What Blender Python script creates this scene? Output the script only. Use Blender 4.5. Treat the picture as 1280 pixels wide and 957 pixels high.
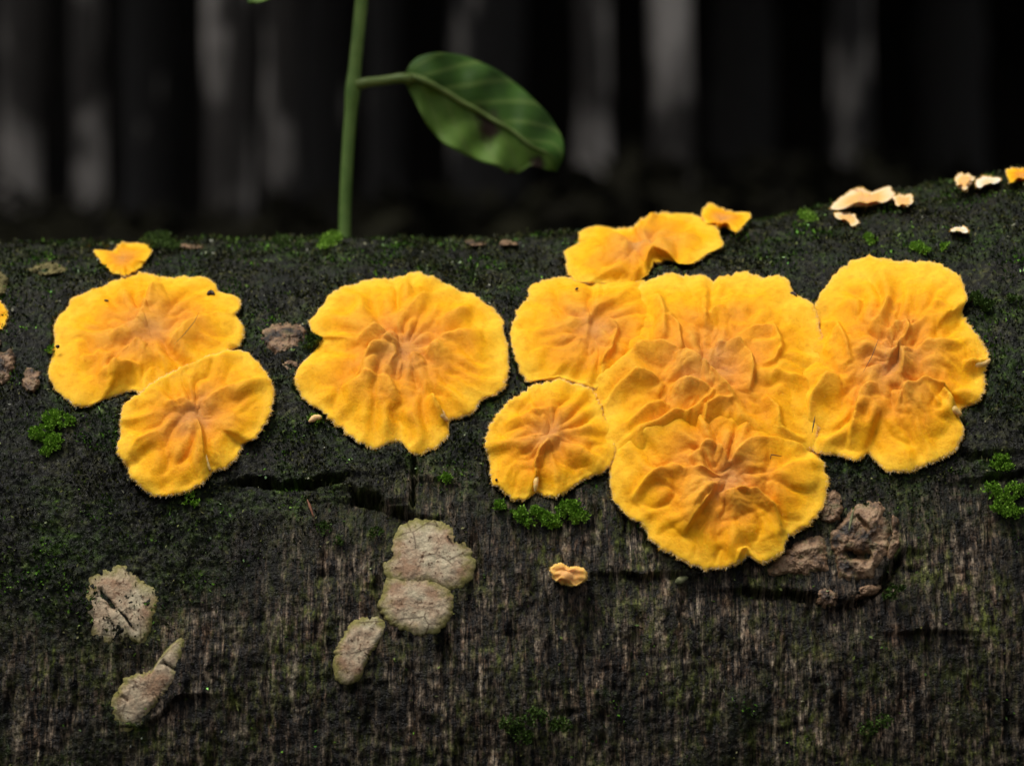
import bpy, math, random
import numpy as np

# ------------------------------------------------------------------ clear
for o in list(bpy.data.objects):
    bpy.data.objects.remove(o, do_unlink=True)
scene = bpy.context.scene
COL = scene.collection
R_ = math.radians
MM = 0.001

# ------------------------------------------------------------------ camera
PITCH = R_(3.0)
AXIS = np.array([0.0, 0.0, 0.0655])                    # log axis (m)
FWD = np.array([0.0, math.cos(PITCH), -math.sin(PITCH)])
UPV = np.array([0.0, math.sin(PITCH), math.cos(PITCH)])
RGT = np.array([1.0, 0.0, 0.0])
CAM = AXIS + 0.0466 * UPV - 0.340 * FWD
K = 3.125e-4                                           # tangent per photo pixel

cam_data = bpy.data.cameras.new('camera')
cam_data.sensor_width = 36.0
cam_data.lens = 90.0
cam_data.clip_start = 0.01
cam_data.clip_end = 1000.0
cam_data.dof.use_dof = True
cam_data.dof.focus_distance = 0.287
cam_data.dof.aperture_fstop = 31.0
cam = bpy.data.objects.new('camera', cam_data)
COL.objects.link(cam)
cam.location = CAM
cam.rotation_euler = (math.pi / 2 - PITCH, 0, 0)
scene.camera = cam
scene.cycles.use_denoising = True
scene.cycles.max_bounces = 6
scene.cycles.diffuse_bounces = 3
scene.cycles.glossy_bounces = 2

# ------------------------------------------------------------------ world, sun, exposure
SUN_EL, SUN_AZ = R_(71.0), R_(262.0)                   # azimuth from +Y clockwise: from the left, a little behind the camera
world = bpy.data.worlds.new('World')
scene.world = world
world.use_nodes = True
wn = world.node_tree
sky = wn.nodes.new('ShaderNodeTexSky')
sky.sky_type = 'NISHITA'
sky.sun_disc = False
sky.sun_elevation = SUN_EL
sky.sun_rotation = SUN_AZ
sky.air_density = 1.0
sky.dust_density = 4.0
sky.ozone_density = 1.0
hs = wn.nodes.new('ShaderNodeHueSaturation')            # overcast: the blue is mostly gone
hs.inputs['Saturation'].default_value = 0.22
wn.links.new(sky.outputs[0], hs.inputs['Color'])
wn.links.new(hs.outputs[0], wn.nodes['Background'].inputs[0])
wn.nodes['Background'].inputs[1].default_value = 0.075

sun_data = bpy.data.lights.new('sun', 'SUN')
sun_data.energy = 1.5
sun_data.angle = R_(26.0)
sun_data.color = (1.0, 0.95, 0.87)
sun = bpy.data.objects.new('sun', sun_data)
COL.objects.link(sun)
sd = np.array([math.sin(SUN_AZ) * math.cos(SUN_EL), math.cos(SUN_AZ) * math.cos(SUN_EL), math.sin(SUN_EL)])
from mathutils import Vector
sun.rotation_euler = Vector(sd).to_track_quat('Z', 'Y').to_euler()
sun.location = (0, 0, 12)

vs = scene.view_settings
vs.view_transform = 'Standard'
vs.look = 'None'
vs.exposure = 0.76
vs.gamma = 1.0
vs.use_curve_mapping = False

# ------------------------------------------------------------------ numeric noise
_rs = np.random.RandomState(7)
_perm = np.concatenate([_rs.permutation(256)] * 3).astype(np.int32)
_grad = _rs.normal(size=(256, 3)); _grad /= np.linalg.norm(_grad, axis=1)[:, None]

def noise(x, y, z=0.0):
    """gradient noise, about -1..1"""
    x, y, z = np.broadcast_arrays(np.asarray(x, float), np.asarray(y, float), np.asarray(z, float))
    xi, yi, zi = np.floor(x).astype(int), np.floor(y).astype(int), np.floor(z).astype(int)
    xf, yf, zf = x - xi, y - yi, z - zi
    u, v, w = [f * f * f * (f * (f * 6 - 15) + 10) for f in (xf, yf, zf)]
    xi &= 255; yi &= 255; zi &= 255
    def g(i, j, k):
        h = _perm[_perm[_perm[(xi + i) & 255] + ((yi + j) & 255)] + ((zi + k) & 255)]
        gr = _grad[h]
        return gr[..., 0] * (xf - i) + gr[..., 1] * (yf - j) + gr[..., 2] * (zf - k)
    def lerp(a, b, t): return a + (b - a) * t
    x0 = lerp(lerp(g(0, 0, 0), g(1, 0, 0), u), lerp(g(0, 1, 0), g(1, 1, 0), u), v)
    x1 = lerp(lerp(g(0, 0, 1), g(1, 0, 1), u), lerp(g(0, 1, 1), g(1, 1, 1), u), v)
    return lerp(x0, x1, w) * 1.6

def fbm(x, y, z=0.0, octv=4, gain=0.5):
    s, a, t = 0.0, 1.0, 0.0
    for i in range(octv):
        s = s + a * noise(x * 2 ** i + 13.1 * i, y * 2 ** i + 7.7 * i, np.asarray(z) * 2 ** i + 3.3 * i)
        t += a; a *= gain
    return s / t

def smooth(a, b, t):
    t = np.clip((np.asarray(t, float) - a) / (b - a), 0, 1)
    return t * t * (3 - 2 * t)

# ------------------------------------------------------------------ log surface (mm, about the axis)
_bx = (np.array([-100, 0, 150, 300, 360, 430, 510, 560, 640, 720, 900]) - 0.0) * 0.106
_bh = np.array([0, 0, 0.5, 2.1, 3.6, 5.2, 7.2, 8.0, 8.9, 9.3, 9.5])
def Rbase(x, th):
    """radius in mm at x (mm), th (rad: 0 = towards the camera, pi/2 = top)"""
    b = np.interp(x, _bx, _bh)
    b = (b + np.interp(x - 4, _bx, _bh) + np.interp(x + 4, _bx, _bh)) / 3
    w = smooth(R_(-10), R_(75), th) * (1 - smooth(R_(120), R_(200), th))
    return 65.0 + b * w + 0.35 * np.sin(x * 0.045 + 1.0)

def Reff(x, th, th0):
    if th0 is None:
        return Rbase(x, th)
    r = Rbase(x, th)
    e = np.clip(th - th0, 0, R_(80))
    return r / np.cos(e)

def rays(px, py):
    px = np.asarray(px, float); py = np.asarray(py, float)
    d = FWD[None] + ((px - 640) * K)[:, None] * RGT[None] - ((py - 478.5) * K)[:, None] * UPV[None]
    return d                                             # one unit of t = one metre of depth

def surf_coord(P):
    """world (m) -> x mm, th, rho mm"""
    q = (P - AXIS) * 1000
    return q[:, 0], np.arctan2(q[:, 2], -q[:, 1]), np.hypot(q[:, 1], q[:, 2])

def unproject(px, py, h, th0=None):
    """photo pixel -> point on the log surface raised by h (mm)"""
    d = rays(px, py)
    h = np.broadcast_to(np.asarray(h, float), (len(d),))
    def F(t):
        x, th, rho = surf_coord(CAM[None] + t[:, None] * d)
        return rho - Reff(x, th, th0) - h
    n = len(d)
    lo = np.full(n, 0.24); hi = np.full(n, np.nan)
    ts = np.linspace(0.24, 0.46, 90)
    found = np.zeros(n, bool)
    best = np.full(n, 1e9); tbest = np.full(n, 0.33)
    for k in range(1, len(ts)):
        f = F(np.full(n, ts[k]))
        new = (~found) & (f <= 0)
        lo[new] = ts[k - 1]; hi[new] = ts[k]; found |= new
        b = f < best; best[b] = f[b]; tbest[b] = ts[k]
    miss = ~found
    lo[miss] = tbest[miss]; hi[miss] = tbest[miss]
    for _ in range(22):
        m = (lo + hi) / 2
        f = F(m)
        neg = f <= 0
        hi = np.where(neg, m, hi); lo = np.where(neg, lo, m)
    return CAM[None] + hi[:, None] * d

def normal_at(P, th0=None):
    x, th, rho = surf_coord(P)
    e = np.zeros_like(th) if th0 is None else np.clip(th - th0, 0, R_(80))
    a = th - e
    g = (Rbase(x + 1.0, th) - Rbase(x - 1.0, th)) / 2.0
    n = np.stack([-g, -np.cos(a), np.sin(a)], 1)
    return n / np.linalg.norm(n, axis=1)[:, None]

def log_point(x, th, h):
    r = (Rbase(x, th) + h) * MM
    return np.stack([AXIS[0] + x * MM, AXIS[1] - r * np.cos(th), AXIS[2] + r * np.sin(th)], -1)

# ------------------------------------------------------------------ mesh helpers
def mesh_np(name, V, quads=None, tris=None, mat=None, parent=None, smooth_shade=True, attrs=None):
    me = bpy.data.meshes.new(name)
    V = np.asarray(V, np.float32)
    loops, starts, totals = [], [], []
    n0 = 0
    if quads is not None and len(quads):
        q = np.asarray(quads, np.int32); loops.append(q.ravel())
        starts.append(np.arange(len(q)) * 4); totals.append(np.full(len(q), 4)); n0 = len(q) * 4
    if tris is not None and len(tris):
        t = np.asarray(tris, np.int32); loops.append(t.ravel())
        starts.append(n0 + np.arange(len(t)) * 3); totals.append(np.full(len(t), 3))
    loops = np.concatenate(loops); starts = np.concatenate(starts); totals = np.concatenate(totals)
    me.vertices.add(len(V)); me.vertices.foreach_set('co', V.ravel())
    me.loops.add(len(loops)); me.loops.foreach_set('vertex_index', loops.astype(np.int32))
    me.polygons.add(len(starts)); me.polygons.foreach_set('loop_start', starts.astype(np.int32))
    if smooth_shade:
        me.polygons.foreach_set('use_smooth', np.ones(len(starts), bool))
    me.update(calc_edges=True)
    for k, a in (attrs or {}).items():
        a = np.asarray(a, np.float32)
        if a.ndim == 1:
            at = me.attributes.new(k, 'FLOAT', 'POINT'); at.data.foreach_set('value', a)
        else:
            at = me.attributes.new(k, 'FLOAT_VECTOR', 'POINT'); at.data.foreach_set('vector', a.ravel())
    if mat: me.materials.append(mat)
    o = bpy.data.objects.new(name, me)
    COL.objects.link(o)
    if parent is not None:
        o.parent = parent
        o.matrix_parent_inverse = parent_inverse(parent)
    return o

def parent_inverse(p):
    from mathutils import Matrix
    return Matrix.Translation(-Vector(p.location))

def empty(name, loc):
    o = bpy.data.objects.new(name, None)
    o.empty_display_size = 0.01
    o.location = loc
    COL.objects.link(o)
    return o

def tag(o, label=None, cat=None, group=None, kind=None):
    if label: o['label'] = label
    if cat: o['category'] = cat
    if group: o['group'] = group
    if kind: o['kind'] = kind
    return o

def grid_quads(nu, nv, wrap_u=False):
    i = np.arange(nu if wrap_u else nu - 1); j = np.arange(nv - 1)
    I, J = np.meshgrid(i, j, indexing='ij')
    I2 = (I + 1) % nu
    return np.stack([I * nv + J, I2 * nv + J, I2 * nv + J + 1, I * nv + J + 1], -1).reshape(-1, 4)

def tube(path, radii, seg=12, cap=True):
    path = np.asarray(path, float); n = len(path)
    T = np.gradient(path, axis=0); T /= np.linalg.norm(T, axis=1)[:, None]
    ref = np.array([0, 1.0, 0]) if abs(T[0][1]) < 0.8 else np.array([1.0, 0, 0])
    A = np.cross(T, ref); A /= np.linalg.norm(A, axis=1)[:, None]
    B = np.cross(T, A)
    ang = np.linspace(0, 2 * math.pi, seg, endpoint=False)
    V = path[:, None] + np.asarray(radii)[:, None, None] * (np.cos(ang)[None, :, None] * A[:, None] + np.sin(ang)[None, :, None] * B[:, None])
    V = V.reshape(-1, 3)
    i, j = np.meshgrid(np.arange(n - 1), np.arange(seg), indexing='ij')
    q = np.stack([i * seg + j, i * seg + (j + 1) % seg, (i + 1) * seg + (j + 1) % seg, (i + 1) * seg + j], -1).reshape(-1, 4)
    tr = []
    if cap:
        V = np.vstack([V, path[:1], path[-1:]])
        c0, c1 = len(V) - 2, len(V) - 1
        for k in range(seg):
            tr.append((c0, (k + 1) % seg, k)); tr.append((c1, (n - 1) * seg + k, (n - 1) * seg + (k + 1) % seg))
    return V, q, np.array(tr, np.int32).reshape(-1, 3)

# ------------------------------------------------------------------ materials
def new_mat(name):
    m = bpy.data.materials.new(name); m.use_nodes = True
    nt = m.node_tree
    return m, nt, nt.nodes['Principled BSDF']

def N(nt, typ, **kw):
    n = nt.nodes.new(typ)
    for k, v in kw.items(): setattr(n, k, v)
    return n

def attr(nt, name): 
    n = N(nt, 'ShaderNodeAttribute'); n.attribute_name = name; return n

def noise_node(nt, vec, scale, detail=4, rough=0.55, dist=0.0):
    n = N(nt, 'ShaderNodeTexNoise'); n.inputs['Scale'].default_value = scale
    n.inputs['Detail'].default_value = detail; n.inputs['Roughness'].default_value = rough
    n.inputs['Distortion'].default_value = dist
    if vec is not None: nt.links.new(vec, n.inputs['Vector'])
    return n.outputs['Fac']

def ramp(nt, fac, stops):
    n = N(nt, 'ShaderNodeValToRGB')
    while len(n.color_ramp.elements) < len(stops): n.color_ramp.elements.new(0.5)
    for e, (p, c) in zip(n.color_ramp.elements, stops):
        e.position = p; e.color = (*c, 1) if len(c) == 3 else c
    nt.links.new(fac, n.inputs[0])
    return n.outputs[0]

def gray(v): return (v, v, v)

def mix(nt, fac, a, b, mode='MIX'):
    n = N(nt, 'ShaderNodeMix', data_type='RGBA', blend_type=mode)
    for sock, v in ((n.inputs[0], fac), (n.inputs[6], a), (n.inputs[7], b)):
        if isinstance(v, (int, float)): sock.default_value = v
        elif isinstance(v, tuple): sock.default_value = (*v, 1)
        else: nt.links.new(v, sock)
    return n.outputs[2]

def math_node(nt, op, a, b=0.0):
    n = N(nt, 'ShaderNodeMath', operation=op)
    for s, v in zip(n.inputs, (a, b)):
        if isinstance(v, (int, float)): s.default_value = v
        else: nt.links.new(v, s)
    return n.outputs[0]

def mapping(nt, vec, scale):
    n = N(nt, 'ShaderNodeMapping'); n.inputs['Scale'].default_value = scale
    nt.links.new(vec, n.inputs['Vector']); return n.outputs[0]

def bump(nt, bsdf, h, strength, dist):
    n = N(nt, 'ShaderNodeBump'); n.inputs['Strength'].default_value = strength
    n.inputs['Distance'].default_value = dist
    nt.links.new(h, n.inputs['Height']); nt.links.new(n.outputs[0], bsdf.inputs['Normal'])
    return n

def obj_mm(nt):
    tc = N(nt, 'ShaderNodeTexCoord')
    return mapping(nt, tc.outputs['Object'], (1000, 1000, 1000))

# --- bark of the log: attributes unroll (x, arc in mm), moss (0..1)
def make_bark():
    m, nt, b = new_mat('wet_bark')
    u = attr(nt, 'unroll').outputs['Vector']
    moss = attr(nt, 'moss').outputs['Fac']
    L = nt.links
    fib = noise_node(nt, mapping(nt, u, (1.25, 0.19, 1)), 1.0, 4, 0.68)
    fib2 = noise_node(nt, mapping(nt, u, (2.5, 1.0, 1)), 1.0, 3, 0.7)
    blot = noise_node(nt, mapping(nt, u, (0.15, 0.11, 1)), 1.0, 5, 0.65)
    blot2 = noise_node(nt, mapping(nt, u, (0.06, 0.05, 1)), 1.0, 3, 0.6)
    c1 = ramp(nt, fib, [(0.42, (0.0030, 0.0022, 0.0015)), (0.49, (0.024, 0.017, 0.011)), (0.56, (0.060, 0.045, 0.031)), (0.68, (0.135, 0.108, 0.077))])
    c2 = ramp(nt, fib2, [(0.38, gray(0.10)), (0.50, gray(0.8)), (0.60, gray(1.6)), (0.70, gray(2.8))])
    wood = mix(nt, 1.0, c1, c2, 'MULTIPLY')
    line = noise_node(nt, mapping(nt, u, (1.3, 0.055, 1)), 1.0, 2, 0.55)
    wood = mix(nt, 1.0, wood, ramp(nt, line, [(0.462, gray(1.35)), (0.492, gray(0.12)), (0.508, gray(0.12)), (0.538, gray(1.35))]), 'MULTIPLY')
    red = noise_node(nt, mapping(nt, u, (0.5, 0.35, 1)), 0.8, 4, 0.7)
    wood = mix(nt, ramp(nt, red, [(0.50, gray(0)), (0.64, gray(0.8))]), wood, mix(nt, 1.0, wood, (1.10, 0.84, 0.72), 'MULTIPLY'))
    # olive and grey-green algal film in short upright streaks
    gs = noise_node(nt, mapping(nt, u, (1.1, 0.45, 1)), 0.9, 4, 0.7)
    gm = noise_node(nt, mapping(nt, u, (0.11, 0.09, 1)), 1.0, 5, 0.65)
    film = math_node(nt, 'MULTIPLY', ramp(nt, gs, [(0.44, gray(0)), (0.60, gray(1))]), ramp(nt, gm, [(0.42, gray(0.0)), (0.60, gray(1))]))
    wood = mix(nt, math_node(nt, 'MULTIPLY', film, 0.85), wood, mix(nt, 1.0, c2, (0.052, 0.062, 0.011), 'MULTIPLY'))
    # damp dark stains
    stain = mix(nt, 1.0, ramp(nt, blot, [(0.42, gray(1.45)), (0.56, gray(0.70)), (0.68, gray(0.30))]), ramp(nt, blot2, [(0.40, gray(1.35)), (0.60, gray(0.75))]), 'MULTIPLY')
    wood = mix(nt, 1.0, wood, stain, 'MULTIPLY')
    # dark mossy crust
    g1 = noise_node(nt, u, 1.15, 4, 0.72)
    g2 = noise_node(nt, u, 0.13, 5, 0.65)
    crust = ramp(nt, g1, [(0.40, (0.002, 0.002, 0.0012)), (0.50, (0.010, 0.010, 0.005)), (0.60, (0.028, 0.029, 0.011)), (0.72, (0.085, 0.080, 0.030))])
    crust = mix(nt, ramp(nt, g2, [(0.44, gray(0)), (0.60, gray(1))]), crust, mix(nt, 1.0, crust, (0.9, 1.75, 0.35), 'MULTIPLY'))
    crust = mix(nt, 1.0, crust, ramp(nt, blot, [(0.38, gray(1.6)), (0.50, gray(0.8)), (0.62, gray(0.3))]), 'MULTIPLY')
    col = mix(nt, moss, wood, crust)
    L.new(col, b.inputs['Base Color'])
    b.inputs['Roughness'].default_value = 0.5
    L.new(ramp(nt, fib2, [(0.4, gray(0.26)), (0.6, gray(0.65))]), b.inputs['Roughness'])
    b.inputs['Specular IOR Level'].default_value = 0.16
    hsum = math_node(nt, 'ADD', math_node(nt, 'MULTIPLY', fib2, 0.6), noise_node(nt, u, 2.2, 3, 0.7))
    bump(nt, b, hsum, 0.9, 0.0004)
    return m

def make_fungus(name, pale=0.0, white_rim=0.9):
    m, nt, b = new_mat(name)
    s = attr(nt, 'radial').outputs['Fac']
    w = attr(nt, 'ridge').outputs['Fac']
    p = obj_mm(nt)
    n1 = noise_node(nt, p, 0.32, 4, 0.55)
    sv = math_node(nt, 'ADD', s, math_node(nt, 'MULTIPLY', math_node(nt, 'SUBTRACT', n1, 0.5), 0.6))
    col = ramp(nt, sv, [(0.0, (0.55, 0.235, 0.058)), (0.26, (0.68, 0.265, 0.028)), (0.54, (0.79, 0.310, 0.008)), (0.76, (0.85, 0.395, 0.006)), (1.0, (0.88, 0.50, 0.030))])
    # pale felt on the crests of the folds
    col = mix(nt, math_node(nt, 'MULTIPLY', w, 0.40), col, (0.82, 0.43, 0.04))
    rim = ramp(nt, s, [(0.975, gray(0)), (1.0, gray(0.18))])
    col = mix(nt, rim, col, (0.88, 0.66, 0.26))
    speck = noise_node(nt, p, 2.2, 3, 0.6)
    col = mix(nt, ramp(nt, speck, [(0.66, gray(0)), (0.78, gray(0.35))]), col, (0.82, 0.30, 0.045))
    mot = noise_node(nt, p, 1.0, 5, 0.7)
    col = mix(nt, 1.0, col, ramp(nt, mot, [(0.32, (0.86, 0.80, 0.78)), (0.5, gray(1.0)), (0.68, (1.05, 1.10, 1.25))]), 'MULTIPLY')
    if pale:
        col = mix(nt, pale, col, (0.82, 0.54, 0.25))
        col = mix(nt, ramp(nt, s, [(0.5 - 0.4 * (pale > 0.9), gray(0)), (0.95, gray(white_rim))]), col, (0.82, 0.74, 0.60))
    nt.links.new(col, b.inputs['Base Color'])
    b.inputs['Roughness'].default_value = 0.62
    b.inputs['Specular IOR Level'].default_value = 0.08
    b.inputs['Subsurface Weight'].default_value = 0.28
    b.inputs['Subsurface Radius'].default_value = (1.0, 0.45, 0.12)
    b.inputs['Subsurface Scale'].default_value = 0.0009
    b.inputs['Sheen Weight'].default_value = 0.0
    fz = noise_node(nt, p, 3.2, 3, 0.7)
    fz2 = noise_node(nt, p, 1.1, 4, 0.6)
    bump(nt, b, math_node(nt, 'ADD', math_node(nt, 'MULTIPLY', fz, 0.6), fz2), 0.38, 0.0003)
    return m

def make_simple(name, c, rough=0.6, var=None, scale=1.0, sss=0.0, spec=0.3, trans=0.0):
    m, nt, b = new_mat(name)
    if var is not None:
        f = noise_node(nt, obj_mm(nt), scale, 5, 0.6)
        nt.links.new(ramp(nt, f, [(0.35, c), (0.65, var)]), b.inputs['Base Color'])
    else:
        b.inputs['Base Color'].default_value = (*c, 1)
    b.inputs['Roughness'].default_value = rough
    b.inputs['Specular IOR Level'].default_value = spec
    return m

def make_island(name, stops, rough=0.6, spec=0.3, tint=None):
    """leaflets: colour varies from one loose piece to the next"""
    m, nt, b = new_mat(name)
    g = N(nt, 'ShaderNodeNewGeometry')
    c = ramp(nt, g.outputs['Random Per Island'], stops)
    if tint:
        c = mix(nt, attr(nt, 'tint').outputs['Fac'], c, mix(nt, 1.0, c, tint, 'MULTIPLY'))
    nt.links.new(c, b.inputs['Base Color'])
    b.inputs['Roughness'].default_value = rough
    b.inputs['Specular IOR Level'].default_value = spec
    return m

def make_crust():
    m, nt, b = new_mat('dry_crust')
    p = obj_mm(nt)
    s = attr(nt, 'radial').outputs['Fac']
    a = noise_node(nt, p, 0.35, 5, 0.6)
    col = ramp(nt, a, [(0.38, (0.40, 0.25, 0.15)), (0.5, (0.54, 0.41, 0.27)), (0.62, (0.60, 0.51, 0.34))])
    sp = noise_node(nt, p, 1.9, 4, 0.65)
    col = mix(nt, ramp(nt, sp, [(0.57, gray(0)), (0.65, gray(0.85))]), col, (0.10, 0.045, 0.02))
    gn = noise_node(nt, p, 0.8, 4, 0.6)
    edge = math_node(nt, 'ADD', s, math_node(nt, 'MULTIPLY', math_node(nt, 'SUBTRACT', gn, 0.5), 0.7))
    col = mix(nt, ramp(nt, edge, [(0.66, gray(0)), (0.95, gray(0.9))]), col, (0.24, 0.22, 0.055))
    vo = N(nt, 'ShaderNodeTexVoronoi', feature='DISTANCE_TO_EDGE'); vo.inputs['Scale'].default_value = 0.30
    nt.links.new(mix(nt, 0.22, p, N(nt, 'ShaderNodeTexNoise').outputs['Color'], 'ADD'), vo.inputs['Vector'])
    crk = math_node(nt, 'MULTIPLY', ramp(nt, vo.outputs['Distance'], [(0.0, gray(0.75)), (0.045, gray(0))]), ramp(nt, a, [(0.45, gray(0)), (0.58, gray(1))]))
    col = mix(nt, crk, col, (0.06, 0.03, 0.015))
    fine = noise_node(nt, p, 2.6, 4, 0.75)
    col = mix(nt, 0.55, col, ramp(nt, fine, [(0.35, gray(0.3)), (0.65, gray(1.0))]), 'MULTIPLY')
    nt.links.new(col, b.inputs['Base Color'])
    b.inputs['Roughness'].default_value = 0.75
    b.inputs['Specular IOR Level'].default_value = 0.2
    bump(nt, b, math_node(nt, 'ADD', fine, sp), 0.6, 0.00025)
    return m

def make_knot():
    m, nt, b = new_mat('knot_bark')
    p = obj_mm(nt)
    a = noise_node(nt, p, 0.40, 6, 0.68)
    col = ramp(nt, a, [(0.38, (0.014, 0.009, 0.006)), (0.46, (0.12, 0.066, 0.032)), (0.54, (0.28, 0.165, 0.088)), (0.68, (0.42, 0.29, 0.165))])
    gn = noise_node(nt, p, 0.75, 5, 0.65)
    col = mix(nt, ramp(nt, gn, [(0.52, gray(0)), (0.66, gray(0.7))]), col, (0.10, 0.09, 0.028))
    sp = noise_node(nt, p, 2.3, 4, 0.65)
    col = mix(nt, ramp(nt, sp, [(0.58, gray(0)), (0.68, gray(0.8))]), col, (0.030, 0.018, 0.012))
    nt.links.new(col, b.inputs['Base Color'])
    b.inputs['Roughness'].default_value = 0.5
    b.inputs['Specular IOR Level'].default_value = 0.4
    bump(nt, b, math_node(nt, 'ADD', a, math_node(nt, 'MULTIPLY', sp, 0.5)), 0.8, 0.0006)
    return m

def make_trunk(name, pale, amount, seed):
    m, nt, b = new_mat(name)
    tc = N(nt, 'ShaderNodeTexCoord')
    p = mapping(nt, tc.outputs['Object'], (1, 1, 1))
    mp = N(nt, 'ShaderNodeMapping'); mp.inputs['Scale'].default_value = (9, 9, 3.2); mp.inputs['Location'].default_value = (seed * 3.7, seed * 1.3, seed * 2.1)
    nt.links.new(p, mp.inputs['Vector'])
    a = noise_node(nt, mp.outputs[0], 1.0, 4, 0.55)
    f = noise_node(nt, p, 60, 5, 0.6)
    dk = 1.0 if amount > -0.02 else 0.45
    dark = ramp(nt, f, [(0.35, (0.018 * dk, 0.014 * dk, 0.010 * dk)), (0.65, (0.045 * dk, 0.036 * dk, 0.028 * dk))])
    light = mix(nt, 0.5, pale, ramp(nt, f, [(0.3, gray(0.4)), (0.7, gray(1.0))]), 'MULTIPLY')
    nt.links.new(mix(nt, ramp(nt, a, [(0.52 - amount, gray(0)), (0.66 - amount, gray(1))]), dark, light), b.inputs['Base Color'])
    b.inputs['Roughness'].default_value = 0.8
    bump(nt, b, f, 0.6, 0.004)
    return m

M_bark = make_bark()
M_fungus = make_fungus('yellow_fungus')
M_fungus_pale = make_fungus('pale_fungus', pale=0.50, white_rim=0.55)
M_fungus_bud = make_fungus('bud_fungus', pale=0.45, white_rim=0.0)
M_fungus_white = make_fungus('white_fungus', pale=0.97)
M_hair = make_island('margin_hair', [(0.0, (0.80, 0.40, 0.02)), (0.5, (0.82, 0.48, 0.07)), (0.75, (0.84, 0.62, 0.26)), (1.0, (0.84, 0.78, 0.64))], rough=0.7)
M_felt = make_island('felt_hair', [(0.0, (0.82, 0.36, 0.012)), (0.6, (0.84, 0.42, 0.03)), (1.0, (0.86, 0.55, 0.14))], rough=0.7)
M_lip = make_fungus('lip_fungus', pale=0.45, white_rim=0.12)
M_crust = make_crust()
M_knot = make_knot()
M_moss_dark_glints = make_island('dark_moss_glints', [(0.0, (0.004, 0.005, 0.002)), (0.40, (0.014, 0.016, 0.005)), (0.72, (0.040, 0.045, 0.012)), (0.92, (0.090, 0.094, 0.026)), (0.985, (0.20, 0.19, 0.09)), (1.0, (0.50, 0.50, 0.42))], rough=0.6, spec=0.12, tint=(1.1, 2.6, 0.6))  # palest leaflets are painted glints standing in for wet sparkle
M_moss_green = make_island('green_moss', [(0.0, (0.07, 0.16, 0.012)), (0.5, (0.15, 0.30, 0.022)), (1.0, (0.26, 0.44, 0.06))], rough=0.6, spec=0.12)
M_moss_mid = make_island('dark_green_moss', [(0.0, (0.018, 0.034, 0.006)), (0.6, (0.045, 0.085, 0.012)), (1.0, (0.09, 0.15, 0.03))], rough=0.6, spec=0.12)  # darker green for the duller tufts
M_stem = make_simple('seedling_stem', (0.065, 0.130, 0.016), 0.5, (0.13, 0.21, 0.042), 0.25)
M_petiole = make_simple('seedling_petiole', (0.080, 0.125, 0.022), 0.5, (0.13, 0.18, 0.045), 0.25)
M_debris = make_simple('dark_debris', (0.020, 0.010, 0.006), 0.5, (0.05, 0.022, 0.012), 3.0)
M_red = make_simple('rust_fibre', (0.14, 0.05, 0.028), 0.6, (0.24, 0.10, 0.05), 3.0)
M_pebble = make_simple('lichen_crumb', (0.10, 0.11, 0.045), 0.8, (0.22, 0.22, 0.11), 3.0)
M_fibre = make_simple('thin_fibre', (0.12, 0.055, 0.03), 0.6)
M_olive = make_simple('olive_bark', (0.045, 0.038, 0.014), 0.8, (0.20, 0.17, 0.07), 0.9, spec=0.1)
M_wood = make_simple('cut_wood', (0.18, 0.12, 0.07), 0.8, (0.09, 0.06, 0.04), 0.06)

def make_ground():
    m, nt, b = new_mat('leaf_litter')
    tc = N(nt, 'ShaderNodeTexCoord')
    a = noise_node(nt, tc.outputs['Object'], 7, 8, 0.7)
    f = noise_node(nt, tc.outputs['Object'], 60, 5, 0.7)
    col = ramp(nt, a, [(0.35, (0.005, 0.004, 0.003)), (0.6, (0.012, 0.009, 0.006)), (0.75, (0.024, 0.017, 0.010))])
    nt.links.new(mix(nt, 0.6, col, ramp(nt, f, [(0.3, gray(0.3)), (0.7, gray(1.0))]), 'MULTIPLY'), b.inputs['Base Color'])
    b.inputs['Roughness'].default_value = 0.9
    b.inputs['Specular IOR Level'].default_value = 0.1
    bump(nt, b, a, 0.8, 0.03)
    return m
M_ground = make_ground()

# ------------------------------------------------------------------ ground (flat by the log, a wooded bank behind)
def build_ground():
    ax = np.concatenate([-np.geomspace(120, 0.6, 60), np.linspace(-0.55, 0.55, 24), np.geomspace(0.6, 120, 60)])
    X, Y = np.meshgrid(ax, ax, indexing='ij')
    d = np.hypot(X, Y)
    hill = 7.0 * smooth(6.8, 15.0, Y + 0.10 * np.abs(X)) + 5 * smooth(16, 60, d)
    Z = hill + fbm(X * 0.9, Y * 0.9, 1.7, 4) * 0.10 * smooth(0.35, 2.5, d) + fbm(X * 9, Y * 9, 2.2, 3) * 0.006 - 0.004
    near = 1 - smooth(0.10, 0.22, np.abs(Y)) * 1.0
    Z = Z - 0.004 * near
    V = np.stack([X, Y, Z], -1).reshape(-1, 3)
    o = mesh_np('ground', V, grid_quads(len(ax), len(ax)), mat=M_ground)
    tag(o, kind='structure')
build_ground()

# ------------------------------------------------------------------ the log
def px_to_unroll(pts):
    """photo pixels -> (x mm, arc mm) on the log"""
    pts = np.asarray(pts, float)
    P = unproject(pts[:, 0], pts[:, 1], 0.0, R_(80))
    x, th, r = surf_coord(P)
    return np.stack([x, th * 65.0], 1)

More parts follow.
